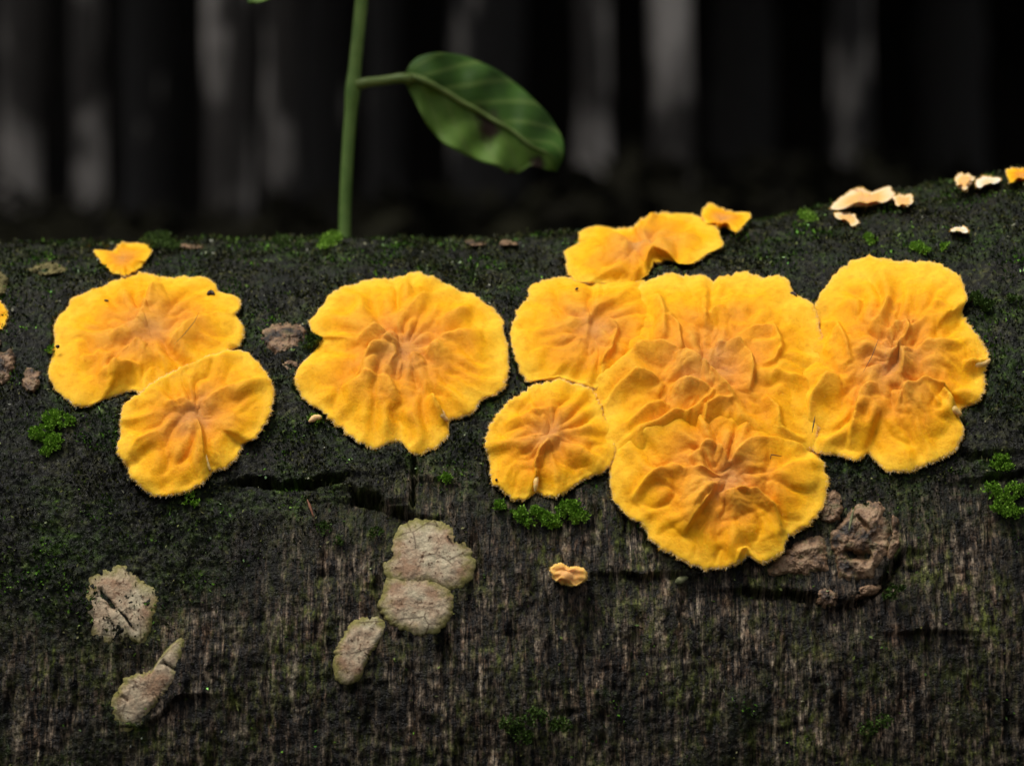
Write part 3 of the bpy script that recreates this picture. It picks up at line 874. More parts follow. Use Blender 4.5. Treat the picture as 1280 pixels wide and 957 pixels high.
fL2 = [(zz([(670,640),(690,690),(700,780),(720,815)], *l_s), 0.7, 7, 3.0),
       (zz([(700,590),(760,550),(860,520),(930,500)], *l_s), 0.5, 16, 4.0),
       (zz([(440,760),(470,720),(540,690)], *l_s), 0.4, 10, 4.0),
       (zz([(490,545),(600,490),(720,430),(820,405)], *l_s), 0.5, 12, 5.0),
       (zz([(560,600),(620,580),(680,600)], *l_s), 0.35, 10, 5.0)]
fB = [(zz([(225,440),(215,390),(230,350),(265,310)], *c_s), 0.6, 5, 3.0),
      (zz([(140,320),(220,290),(300,300)], *c_s), 0.4, 13, 4.0),
      (zz([(300,310),(380,340),(450,380)], *c_s), 0.35, 12, 4.0),
      (zz([(110,250),(200,210),(300,190)], *c_s), 0.3, 14, 5.0)]
fF = [(zz([(450,330),(560,260),(700,240),(840,230)], *a_s), 0.4, 12, 5.0),
      (zz([(740,300),(790,250),(850,220),(980,210)], *a_s), 0.5, 14, 4.0),
      (zz([(700,190),(760,130),(830,120)], *a_s), 0.4, 10, 4.0),
      (zz([(900,190),(950,130),(1040,150)], *a_s), 0.3, 9, 4.0)]

build_fungus('large round yellow fungus at left, partly overlapped by a smaller orange one', 'fungus', O_left, (186, 412), 3, folds=fL, wr=0.75, group=YG)
f_left2 = build_fungus('orange-yellow fungus overlapping the lower right of the large left one', 'fungus', O_left2, (240, 522), 5, lift=0.7, folds=fL2, wr=0.6, cent=0.7, group=YG)
f_mid = build_fungus('round yellow fungus standing alone in the middle, wrinkled centre and notched lower rim', 'fungus', O_mid, (504, 440), 8, folds=fM, wr=0.85, lift=0.25, group=YG)
build_fungus('smooth-rimmed yellow fungus at the upper left corner of the big cluster', 'fungus', O_A, (745, 415), 12, folds=fA, wr=0.6, cent=0.7, sink=[(10, 1.6), (90, 0.4), (-60, 0.3)], group=YG)
f_B = build_fungus('smallest round yellow fungus at the lower left of the big cluster', 'fungus', O_B, (686, 545), 17, folds=fB, wr=0.65, cent=0.7, lift=0.25, sink=[(-20, 0.4)], group=YG)
build_fungus('deeply wrinkled yellow fungus in the middle of the big cluster', 'fungus', O_D, (885, 455), 21, folds=fD, wr=0.7, n=280, m=90, lift=0.45, cent=0.9, sink=[(195, 1.6), (90, 1.1), (0, 0.8)], group=YG)
f_C = build_fungus('large lobed yellow fungus hanging lowest in the big cluster', 'fungus', O_C, (905, 600), 26, folds=fC, wr=0.8, n=260, m=80, lift=0.75, slope=(0, 0.4), sink=[(-90, 2.3), (-150, 1.0), (-30, 1.0)], group=YG)
f_E = build_fungus('large round yellow fungus with radial folds at the right end of the cluster', 'fungus', O_E, (1120, 455), 31, folds=fE, wr=0.9, n=260, m=80, lift=0.45, slope=(0.2, 0), sink=[(180, 0.9)], group=YG)
build_fungus('ragged yellow fungus rising over the log crest above the big cluster', 'fungus', O_F, (800, 309), 37, folds=fF, wr=0.7, lift=0.5, sink=[(110, 0.9)], group=YG, freq=2.4)
build_fungus('small yellow fungus lobe sticking up at the crest, right of the ragged one', 'fungus', O_G, (904, 273), 41, wr=0.4, lift=0.8, group=YG, n=120, m=36, freq=2.0)
build_fungus('small yellow fungus at the crest above the large left one', 'fungus', O_topleft, (152, 323), 44, wr=0.35, lift=0.3, group=YG, n=120, m=36, freq=2.0)
build_fungus('yellow fungus sliver cut off by the left picture edge', 'fungus', [(-40,378),(-10,372),(4,378),(11,392),(8,405),(0,414),(-25,418),(-48,400)], (-15, 395), 47, wr=0.4, group=YG, n=100, m=32, freq=2.0)
build_fungus('cream-orange ragged fungus on the right-hand crest, long and thin', 'fungus', [(1034,262),(1046,250),(1060,241),(1072,234),(1086,238),(1098,244),(1106,240),(1109,231),(1117,232),(1118,243),(1112,251),(1098,256),(1080,257),(1060,258),(1044,265)], (1082, 249), 51, wr=0.35, lift=0.5, mat=M_fungus_pale, group=YG, n=120, m=32, freq=2.5, hairs=1.6, felt=2, th0=R_(72))
build_fungus('short cream fungus tuft on the right-hand crest beside the long ragged one', 'fungus', [(1115,246),(1124,243),(1132,245),(1140,241),(1142,254),(1134,259),(1120,258)], (1129, 251), 52, wr=0.3, lift=0.5, mat=M_fungus_pale, group=YG, n=80, m=24, freq=2.5, hairs=2, th0=R_(72))
build_fungus('small cream fungus below the long ragged one near the right crest', 'fungus', [(1040,266),(1052,267),(1062,266),(1072,271),(1074,279),(1066,284),(1056,277),(1046,273)], (1060, 273), 53, wr=0.3, lift=0.4, mat=M_fungus_pale, group=YG, n=80, m=24, freq=2.5, hairs=2, th0=R_(72))
build_fungus('tiny white fungus on the mossy slope below the right crest', 'fungus', [(1186,290),(1192,284),(1200,282),(1208,286),(1210,291),(1200,292)], (1198, 288), 54, wr=0.2, lift=0.3, mat=M_fungus_white, group=YG, n=60, m=20, freq=2.5, hairs=2, th0=R_(72))
build_fungus('small orange-cream fungus at the far right crest, left of two', 'fungus', [(1192,224),(1198,218),(1210,217),(1217,222),(1214,232),(1206,238),(1196,232)], (1205, 227), 55, wr=0.3, lift=0.6, mat=M_fungus_pale, group=YG, n=80, m=24, freq=2.5, hairs=1.6, th0=R_(70))
build_fungus('thin white fungus strip between the two small fungi on the far right crest', 'fungus', [(1219,226),(1228,221),(1240,223),(1250,221),(1252,227),(1240,231),(1228,234),(1221,235)], (1234, 227), 56, wr=0.2, lift=0.5, mat=M_fungus_white, group=YG, n=80, m=24, freq=2.5, hairs=2, th0=R_(70))
build_fungus('bright yellow fungus at the crest, cut off by the right picture edge', 'fungus', [(1258,214),(1268,209),(1284,211),(1300,216),(1302,228),(1284,227),(1270,226),(1260,232)], (1278, 219), 57, wr=0.4, lift=0.6, group=YG, n=80, m=24, freq=2.0, th0=R_(70))
build_fungus('tiny cream-yellow fungus bud alone on the bare wood below the cluster', 'fungus', [(688,712),(694,705),(702,703),(712,708),(722,707),(733,712),(732,724),(720,733),(705,731),(692,725)], (709, 717), 58, wr=0.5, lift=0.5, thick=2.2, mat=M_fungus_bud, group=YG, n=90, m=30, freq=2.0, hairs=0.6)

add_lip(f_mid, [(541, 494), (545, 509), (553, 520), (560, 526)], 0.42, 1.55)
add_lip(f_E, [(1180, 492), (1187, 504), (1194, 513), (1201, 518)], 0.45, 1.9)
add_lip(f_E, [(1208, 453), (1219, 456), (1230, 455), (1237, 450)], 0.38, 1.7)
add_lip(f_C, [(924, 704), (925, 696), (931, 688), (937, 684)], 0.32, 1.6)
add_lip(f_B, [(669, 614), (670, 602), (672, 590)], 0.26, 1.2)
add_lip(f_left2, [(252, 544), (254, 560), (258, 576), (263, 588)], 0.24, 1.75)

# ------------------------------------------------------------------ old pale crusts and bark plates of the knot
def build_plate(name, label, cat, outline, center, seed, h=0.6, rough=0.25, cracks=(), mat=None, parent=None, group=None, n=120, m=36, dome=0.2, th0=None, low=0.06, feather=0.20, grow=1.0):
    c = np.asarray(center, float)
    psi, rad = resample_star(outline, c, n)
    rad = rad * grow
    cx, cy = np.cos(psi), np.sin(psi)
    rad = rad + 2.6 * noise(cx * rad.mean() * .2, cy * rad.mean() * .2, seed + .5) + 1.4 * noise(cx * rad.mean() * .8, cy * rad.mean() * .8, seed + .9)
    s = np.concatenate([[0.0], np.linspace(0.05, 0.9, m - 6), [0.94, 0.97, 0.99, 1.0, 1.004]])
    S = np.ones((n, 1)) * s[None]
    PX = c[0] + cx[:, None] * rad[:, None] * S; PY = c[1] + cy[:, None] * rad[:, None] * S
    rnd = np.sqrt(np.clip(1 - np.clip((S - (1 - feather)) / feather, 0, 1) ** 2, 0, 1))
    H = (h + dome * (1 - S ** 2)) * rnd + rough * fbm(PX * 0.05, PY * 0.05, seed + 3.0, 5, 0.6) * rnd
    for pts, w, dep in cracks:
        d, f, sg = seg_dist(PX + 2 * noise(PX * .09, PY * .09, 3.), PY + 2 * noise(PX * .09, PY * .09, 5.), pts)
        H = H - dep * np.exp(-(d / w) ** 2) * np.sqrt(np.clip(np.sin(math.pi * f), 0, 1))
    H = H + low
    H[:, -1] = -1.6
    P = unproject(PX.ravel(), PY.ravel(), H.ravel(), th0)
    if parent is None:
        o = mesh_np(name, P, grid_quads(n, len(s), True)[:, ::-1], mat=mat, attrs={'radial': S.ravel()})
        tag(o, label, cat, group)
    else:
        o = mesh_np(name, P, grid_quads(n, len(s), True)[:, ::-1], mat=mat, parent=parent, attrs={'radial': S.ravel()})
        if label: o['label'] = label
    return o

p_s = (0.373, 0, 600)      # zoom of the lower left
OG = 'old pale crusts on the lower log'
build_plate('dried_fungus', 'round cracked beige fungus crust at lower left with a thin tail', 'fungus crust',
            [(110,724),(124,715),(140,711),(158,710),(170,722),(182,733),(194,736),(197,750),(192,768),(186,782),(180,798),(170,812),(165,806),(166,792),(150,799),(132,804),(118,797),(107,785),(106,762),(107,742)],
            (150, 757), 61, h=0.6, low=-0.16, feather=0.5, dome=0.05, grow=1.09, mat=M_crust, group=OG, n=160,
            cracks=[([(125,733),(132,748),(146,761)], 2.2, 0.9), ([(108,772),(118,773)], 1.5, 0.4), ([(146,760),(160,775),(170,790)], 1.6, 0.4)])
build_plate('dried_fungus', 'narrow slanting beige fungus crust at the lower left, pointed at both ends', 'fungus crust',
            [(228,796),(230,806),(222,830),(224,842),(206,866),(182,894),(160,914),(148,906),(139,886),(142,872),(158,848),(172,843),(190,840),(200,822),(214,806)],
            (185, 858), 64, h=0.6, low=-0.16, feather=0.5, dome=0.05, grow=1.09, mat=M_crust, group=OG, n=160,
            cracks=[([(200,826),(212,832),(222,838)], 1.8, 0.6), ([(152,868),(162,876)], 1.6, 0.4)])
build_plate('dried_fungus', 'upper and larger half of the speckled pale crust below the middle fungus', 'fungus crust',
            [(498,668),(506,656),(524,651),(545,654),(562,658),(572,672),(584,688),(590,704),(586,722),(572,734),(556,734),(540,726),(510,728),(488,722),(482,706),(488,688)],
            (534, 694), 67, h=0.62, low=-0.16, feather=0.5, dome=0.05, grow=1.09, mat=M_crust, group=OG, n=160)
build_plate('dried_fungus', 'lower half of the speckled pale crust below the middle fungus', 'fungus crust',
            [(486,724),(510,722),(535,724),(552,732),(562,740),(565,756),(558,776),(545,788),(522,792),(498,784),(484,772),(476,758),(482,742)],
            (520, 756), 69, h=0.6, low=-0.16, feather=0.5, dome=0.05, grow=1.09, mat=M_crust, group=OG, n=140)
build_plate('dried_fungus', 'small oval pinkish-beige crust left of and below the speckled pale crust', 'fungus crust',
            [(440,778),(458,772),(474,774),(481,786),(470,806),(458,824),(450,846),(436,854),(424,848),(418,832),(422,812),(430,794)],
            (449, 810), 72, h=0.6, low=-0.16, feather=0.5, dome=0.05, grow=1.09, mat=M_crust, group=OG, n=120)

k_s = (0.2031, 920, 600)
def knot(label, pts, c, seed, h, cr=(), **kw):
    build_plate('bark_plate', label, None, pts, c, seed, h=h * 0.72, rough=0.9, mat=M_olive if seed in (95, 96) else M_knot, parent=log, cracks=cr, dome=0.35, feather=0.45, low=-0.25, **kw)
knot('largest tan-brown plate of the broken knot', [(1040,664),(1052,652),(1060,640),(1072,626),(1090,622),(1105,628),(1112,645),(1116,665),(1112,690),(1100,712),(1090,728),(1062,728),(1048,726),(1044,700),(1036,680)], (1076, 675), 81, 1.5,
     cr=[(zz([(660,430),(720,460),(790,470),(840,455)], *k_s), 5, 1.6), (zz([(750,210),(790,270),(820,320)], *k_s), 2.2, 0.9)], n=160, m=48)
knot('olive-brown plate of the broken knot under the lowest fungus', [(945,712),(960,706),(980,692),(1000,672),(1022,666),(1032,676),(1036,700),(1040,715),(1022,716),(1008,722),(985,718),(960,722)], (1002, 698), 83, 1.0, n=130)
knot('upper small plate of the broken knot', [(1030,622),(1040,610),(1052,618),(1056,636),(1050,652),(1036,656),(1026,652),(1022,640)], (1040, 636), 85, 0.9, n=90)
knot('small nub at the bottom of the knot', [(1020,738),(1030,732),(1044,736),(1050,748),(1044,757),(1030,760),(1020,754)], (1035, 746), 87, 1.2, n=80)
knot('dark lower plate of the broken knot', [(1048,730),(1070,730),(1092,728),(1104,732),(1096,742),(1072,750),(1054,750),(1046,742)], (1074, 739), 88, 0.7, n=90)
knot('raised right rim of the broken knot', [(1112,640),(1124,644),(1130,660),(1124,685),(1112,705),(1106,700),(1112,680),(1116,662)], (1118, 670), 89, 1.2, n=90)
knot('brown knob of bare bark beside the middle fungus', [(326,414),(340,404),(362,402),(382,404),(384,420),(378,436),(360,446),(340,444),(328,432)], (356, 424), 91, 0.9, n=110)
knot('small brown bark crumb below the knob', [(350,452),(366,448),(378,456),(372,468),(356,470),(346,462)], (362, 459), 92, 0.4, n=80)
knot('round knob of bare bark at the left edge', [(-20,426),(0,424),(14,430),(22,444),(20,462),(10,480),(-10,484),(-30,470),(-32,440)], (-4, 454), 93, 1.6, cr=[([(0,432),(8,440)], 5, 1.5)], n=110)
knot('square brown bark flake near the left edge', [(28,462),(40,458),(52,462),(53,478),(44,492),(32,490),(26,478)], (40, 475), 94, 0.9, n=80)
knot('long olive bark ridge near the left crest', [(22,342),(34,334),(60,326),(90,322),(110,326),(108,336),(88,342),(64,346),(40,350)], (68, 336), 95, 1.1, n=120, th0=R_(80))
knot('olive bark flake at the left edge', [(-12,344),(0,336),(12,340),(12,356),(8,370),(-4,374),(-14,362)], (0, 355), 96, 1.1, n=80, th0=R_(80))
knot('pale bark splinter on the crest behind the moss', [(578,303),(588,299),(600,304),(612,302),(606,308),(590,309)], (594, 305), 97, 1.2, n=80, th0=R_(80))
knot('second pale bark splinter on the crest', [(620,303),(632,299),(648,302),(652,307),(636,309),(624,308)], (636, 304), 98, 1.2, n=80, th0=R_(80))
knot('thin pale bark strip on the crest beside the small left fungus', [(214,307),(230,304),(250,305),(262,308),(250,312),(228,312)], (238, 308), 99, 0.9, n=80, th0=R_(80))

# ------------------------------------------------------------------ moss
def leaflets(base, nrm, rs, ln, wd, spread=0.8, lean=None):
    """pointed four-sided leaflets, folded a little; returns V, quads"""
    k = len(base)
    d = nrm * 0.7 + rs.normal(0, spread, (k, 3)) * 0.6
    d /= np.linalg.norm(d, axis=1)[:, None]
    side = np.cross(d, rs.normal(size=(k, 3))); side /= np.linalg.norm(side, axis=1)[:, None] + 1e-9
    up = np.cross(side, d)
    L = (ln * rs.uniform(0.6, 1.4, k))[:, None]; W = (wd * rs.uniform(0.7, 1.3, k))[:, None]
    V = np.stack([base, base + d * L * .5 + side * W + up * W * .4, base + d * L, base + d * L * .5 - side * W + up * W * .4], 1).reshape(-1, 3)
    return V, np.arange(k * 4).reshape(-1, 4)

def build_moss_carpet():
    rs = np.random.RandomState(99)
    k = 230000
    x = rs.uniform(-74, 74, k); th = rs.uniform(R_(-5), R_(104), k)
    h, moss = log_relief(x, th)
    moss = moss * (under_fungus(x, th) < 0.35)
    dens = fbm(x * 0.12, th * 65 * 0.12, 31.0, 4)
    keep = rs.rand(k) < (moss ** 2) * np.clip(0.45 + 1.4 * dens, 0.06, 1) + 0.03 * (under_fungus(x, th) < 0.35)
    x, th, h = x[keep], th[keep], h[keep]
    P = log_point(x, th, h - 0.05)
    Nn = normal_at(P)
    P = P + Nn * (rs.rand(len(x)) ** 2 * 0.9 * smooth(70, 88, th * 65) * smooth(-0.1, 0.4, fbm(x * 0.22, th * 14, 61.0, 3)) * MM)[:, None]
    V, q = leaflets(P, Nn, rs, 0.50 * MM, 0.13 * MM)
    tint = smooth(-0.06, 0.32, fbm(x * 0.16, th * 65 * 0.16, 41.0, 4, 0.6))
    o = mesh_np('moss_carpet', V, q, mat=M_moss_dark_glints, smooth_shade=False, attrs={'tint': np.repeat(tint, 4)})
    tag(o, 'dark olive moss with painted glints covering the upper side of the log', 'moss', kind='stuff')
build_moss_carpet()

def build_tuft(label, lumps, seed, mat=M_moss_green, dens=1.0, size=0.34, group='green moss tufts on the log', tall=1.0):
    """lumps: (px, py, radius px). A tuft = many tiny shoots of pointed leaflets"""
    rs = np.random.RandomState(seed)
    B, NN = [], []
    for (lx, ly, r) in lumps:
        k = int(8.5 * r * r * dens) + 18
        a = rs.uniform(0, 2 * math.pi, k); q = np.sqrt(rs.rand(k))
        px = lx + r * q * np.cos(a) * 1.35; py = ly + r * q * np.sin(a) * 1.0
        g = noise(px * 0.16, py * 0.16, seed + 0.3)
        ok = g > -0.05 - 0.5 * (1 - q)
        px, py, q, g = px[ok], py[ok], q[ok], g[ok]
        hh = tall * (0.35 + 1.0 * np.sqrt(np.clip(1 - q ** 2, 0, 1)) * (r / 10) ** 0.5 + 0.35 * g) * rs.uniform(0.3, 1.0, len(px)) * 0.55
        P = unproject(px, py, hh + 0.35, R_(82))
        B.append(P); NN.append(normal_at(P, R_(82)))
    B = np.concatenate(B); NN = np.concatenate(NN)
    V, qd = leaflets(B, NN, rs, size * MM, 0.10 * MM, 0.9)
    root = B.mean(0)
    t = empty('moss_tuft', root - NN.mean(0) * 0.001)
    tag(t, label, 'moss', group)
    o = mesh_np('leaves', V, qd, mat=mat, parent=t, smooth_shade=False)
    tag(o, kind='stuff')
    return t

build_tuft('bright green moss tuft below the large left fungus', [(47, 541, 9), (70, 524, 12), (62, 535, 9), (66, 552, 11), (84, 526, 8), (56, 562, 7)], 1)
build_tuft('bright green moss patch under the smallest fungus of the cluster', [(626, 632, 7), (650, 642, 9), (670, 640, 8), (690, 650, 11), (712, 634, 13), (722, 644, 10), (660, 652, 7)], 2)
build_tuft('round dark green moss cushion on the crest beside the small left fungus', [(190, 302, 11), (204, 300, 12), (214, 305, 9)], 3, mat=M_moss_mid, tall=1.6)
build_tuft('small green moss tuft at the foot of the seedling stem', [(412, 300, 9), (418, 296, 7), (404, 306, 6)], 4, tall=1.3)
build_tuft('dim moss bump on the crest left of the seedling', [(350, 300, 9), (360, 304, 8), (374, 304, 7)], 5, mat=M_moss_mid, tall=1.3)
build_tuft('green moss tuft at the right edge, the larger and lower one', [(1240, 612, 10), (1255, 622, 13), (1270, 612, 10), (1264, 638, 11), (1248, 632, 8)], 6)
build_tuft('green moss tuft at the right edge above the larger one', [(1252, 574, 8), (1258, 582, 7), (1246, 580, 6)], 7)
build_tuft('tiny bright moss tuft above the right-end fungus', [(1146, 308, 6), (1156, 312, 6)], 8, tall=0.8)
build_tuft('tiny moss sprig below the long cream fungus near the crest', [(1086, 297, 5), (1092, 303, 5)], 9, tall=0.8)
build_tuft('tiny moss sprig right of the bright moss above the right-end fungus', [(1182, 309, 5)], 10, tall=0.8)
build_tuft('moss tuft on the crest left of the long cream fungus', [(1004, 268, 6), (1014, 272, 6)], 11, tall=0.9)
build_tuft('dull green moss beside the upper right rim of the right-end fungus', [(1222, 374, 9), (1232, 382, 8), (1268, 372, 7)], 12, mat=M_moss_mid)
build_tuft('small green moss specks just below the overlapping orange-yellow fungus', [(236, 618, 5), (244, 628, 4), (228, 628, 4)], 13, tall=0.8)
build_tuft('single green moss sprig below the middle fungus', [(556, 597, 6)], 14, tall=0.8)
build_tuft('green speck of moss on the left rim of the large left fungus', [(64, 437, 5)], 15, tall=1.6)
build_tuft('dark green moss between the middle fungus and the bark knob', [(392, 424, 8), (384, 430, 6)], 16, mat=M_moss_mid)
build_tuft('dim green moss patch on the dark bark at the lower edge of the picture', [(640, 905, 12), (670, 895, 12), (700, 905, 11), (655, 920, 10)], 17, mat=M_moss_mid, dens=0.5)
build_tuft('dim moss patch on the wood at the lower right', [(1085, 910, 10), (1105, 900, 9)], 18, mat=M_moss_mid, dens=0.5)
build_tuft('dim green moss right of the broken knot', [(1122, 735, 8), (1112, 744, 7)], 19, mat=M_moss_mid, dens=0.6)
build_tuft('faint green moss streaks below the crack at left of centre', [(405, 660, 8), (425, 675, 7), (470, 665, 7)], 20, mat=M_moss_mid, dens=0.4)
build_tuft('green speck beside the pale scrap on the lower left rim of the middle fungus', [(394, 524, 6)], 21, tall=0.8)

# ------------------------------------------------------------------ debris on the fungi and bark
def build_fleck(label, pts, w, h, mat=M_debris, name='debris_fleck', cat='debris', group='dark flecks on the fungi'):
    """an irregular crumb following a short pixel polyline"""
    pts = np.asarray(pts, float)
    k = 7
    t = np.linspace(0, 1, k)
    L = np.linspace(0, 1, len(pts))
    px = np.interp(t, L, pts[:, 0]); py = np.interp(t, L, pts[:, 1])
    P = unproject(px, py, h, R_(76))
    rr = w * MM * np.clip(np.sin(math.pi * (0.1 + 0.8 * t)), 0.25, 1) * (1 + 0.35 * noise(t * 5, pts[0, 0] * 0.31, 0.5))
    V, q, tr = tube(P, rr, 8)
    o = mesh_np(name, V, q, tr, mat=mat)
    tag(o, label, cat, group)
build_fleck('dark brown crumb near the top right rim of the large left fungus', [(259, 368), (264, 365), (268, 368)], 0.32, 0.95)
build_fleck('dark crumb in the folds where the cluster meets its right-end fungus', [(951, 462), (957, 460), (963, 459)], 0.26, 1.45)
build_fleck('short dark dash on the upper left of the large left fungus', [(130, 375), (136, 376)], 0.12, 0.95)
build_fleck('dark crumb on the left rim of the large left fungus', [(70, 432), (74, 434)], 0.24, 1.5)
build_fleck('black fleck on the smooth upper left fungus of the cluster', [(719, 362), (723, 360)], 0.16, 1.5)
build_fleck('dark crumb at the upper rim where the cluster meets the mossy notch', [(985, 368), (992, 366), (996, 370)], 0.2, 0.95)
build_fleck('dark dot near the lower left rim of the smallest fungus', [(619, 599), (622, 600)], 0.18, 1.3)
build_fleck('thin dark splinter on the left folds of the right-end fungus', [(1019, 519), (1017, 530), (1015, 541)], 0.07, 2.6)
build_fleck('hooked dark fibre on the lowest fungus of the cluster', [(963, 574), (964, 568), (977, 570)], 0.06, 2.5)
build_fleck('fine brown hair across the right side of the large left fungus', [(250, 388), (243, 402), (230, 418), (218, 430)], 0.035, 2.5, M_fibre, 'plant_fibre')
build_fleck('fine tan hair on the centre of the right-end fungus', [(1098, 424), (1090, 445), (1079, 465)], 0.035, 3.0, M_fibre, 'plant_fibre')
build_fleck('rust-coloured wisp below the crack left of centre', [(384, 624), (388, 634), (392, 646)], 0.14, 0.5, M_red, 'plant_fibre', 'fibre', None)
build_fleck('grey-green crumb on the wood below the lowest fungus', [(844, 728), (851, 725), (860, 721)], 0.42, 0.25, M_pebble, 'lichen_crumb', 'lichen', None)
build_fleck('thin pale splinter standing up on the largest knot plate', [(1061, 664), (1064, 650), (1067, 636)], 0.16, 2.4, M_pebble, 'wood_splinter', 'splinter', None)
build_fleck('pale scrap at the lower left rim of the middle fungus', [(386, 527), (394, 522), (402, 521)], 0.4, 0.9, M_fungus_white, 'fungus_scrap', 'fungus scrap', None)

# ------------------------------------------------------------------ seedling behind the crest
def at_depth(px, py, y):
    """photo pixel -> world point on the vertical plane y (m)"""
    d = rays(px, py)
    t = (np.broadcast_to(y, len(d)) - CAM[1]) / d[:, 1]
    return CAM[None] + t[:, None] * d

def make_leaf_mat():
    m, nt, b = new_mat('seedling_leaf')
    p = obj_mm(nt)
    uv = attr(nt, 'blade').outputs['Vector']       # x along the midrib, y across (-1..1)
    sp = N(nt, 'ShaderNodeSeparateXYZ'); nt.links.new(uv, sp.inputs[0])
    a = noise_node(nt, p, 0.22, 4, 0.6)
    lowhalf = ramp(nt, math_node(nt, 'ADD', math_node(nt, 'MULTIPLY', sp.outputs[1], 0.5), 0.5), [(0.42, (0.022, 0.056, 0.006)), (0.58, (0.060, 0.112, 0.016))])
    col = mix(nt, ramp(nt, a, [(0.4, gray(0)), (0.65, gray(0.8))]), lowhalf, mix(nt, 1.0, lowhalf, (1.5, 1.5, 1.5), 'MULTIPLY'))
    vein = N(nt, 'ShaderNodeTexWave'); vein.inputs['Scale'].default_value = 2.0; vein.inputs['Distortion'].default_value = 1.5
    cmb = N(nt, 'ShaderNodeCombineXYZ')
    nt.links.new(math_node(nt, 'SUBTRACT', sp.outputs[0], math_node(nt, 'MULTIPLY', math_node(nt, 'ABSOLUTE', sp.outputs[1]), 0.28)), cmb.inputs[0])
    nt.links.new(cmb.outputs[0], vein.inputs['Vector'])
    col = mix(nt, ramp(nt, vein.outputs['Fac'], [(0.75, gray(0)), (0.98, gray(0.5))]), col, (0.09, 0.14, 0.03))
    brown = attr(nt, 'blight').outputs['Fac']
    col = mix(nt, brown, col, (0.018, 0.009, 0.005))
    nt.links.new(col, b.inputs['Base Color'])
    b.inputs['Roughness'].default_value = 0.6
    b.inputs['Specular IOR Level'].default_value = 0.12
    return m
M_leaf = make_leaf_mat()

def build_blade(parent, upper, lower, y0, y1, cup, spots=(), name='leaf_blade', thick=0.25):
    """blade between an upper and a lower outline (pixels), midrib = their mean line"""
    nu, nv = 60, 25
    t = np.linspace(0, 1, nu)
    def along(p):
        p = np.asarray(p, float)
        L = np.concatenate([[0], np.cumsum(np.linalg.norm(np.diff(p, axis=0), axis=1))]); L /= L[-1]
        return np.stack([np.interp(t, L, p[:, 0]), np.interp(t, L, p[:, 1])], 1)
    U, Lw = along(upper), along(lower)
    for A in (U, Lw):
        for _ in range(3):
            A[1:-1] = 0.25 * A[:-2] + 0.5 * A[1:-1] + 0.25 * A[2:]
    v = np.linspace(-1, 1, nv)
    PXY = 0.5 * (1 - v)[None, :, None] * U[:, None] + 0.5 * (1 + v)[None, :, None] * Lw[:, None]
    PX, PY = PXY[..., 0], PXY[..., 1]
    Vv = np.ones((nu, 1)) * v[None]; Tt = t[:, None] * np.ones((1, nv))
    depth = y0 + (y1 - y0) * Tt + cup * (np.abs(Vv) ** 1.5) * np.sin(math.pi * np.clip(Tt, 0, 1)) * np.where(Vv < 0, 1.0, -0.55) \
        + 0.0009 * np.sin(Tt * 26) * Vv ** 2 + 0.0012 * noise(PX * .03, PY * .03, 4.4)
    P = at_depth(PX.ravel(), PY.ravel(), depth.ravel())
    bl = np.zeros(PX.shape)
    for (sx, sy, r) in spots:
        bl = np.maximum(bl, 1 - smooth(0.5, 1.15, np.hypot(PX - sx, (PY - sy) * 0.8) / r + 0.35 * noise(PX * .12, PY * .12, sx)))
    back = P + np.array([0, thick * MM, 0])
    V = np.vstack([P, back]); nn = nu * nv
    q1 = grid_quads(nu, nv); q2 = q1[:, ::-1] + nn
    idx = np.arange(nn).reshape(nu, nv)
    loop = np.concatenate([idx[:, 0], idx[-1, 1:], idx[::-1, -1][1:], idx[0, ::-1][1:-1]])
    l2 = np.roll(loop, -1)
    q3 = np.stack([loop, loop + nn, l2 + nn, l2], 1)
    un = np.stack([Tt.ravel(), Vv.ravel(), np.zeros(nn)], 1)
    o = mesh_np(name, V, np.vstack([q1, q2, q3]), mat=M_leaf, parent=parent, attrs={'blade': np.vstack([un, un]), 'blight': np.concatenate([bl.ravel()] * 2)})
    mid = P.reshape(nu, nv, 3)[:, nv // 2] + np.array([0, -0.0002, 0])
    return o, mid

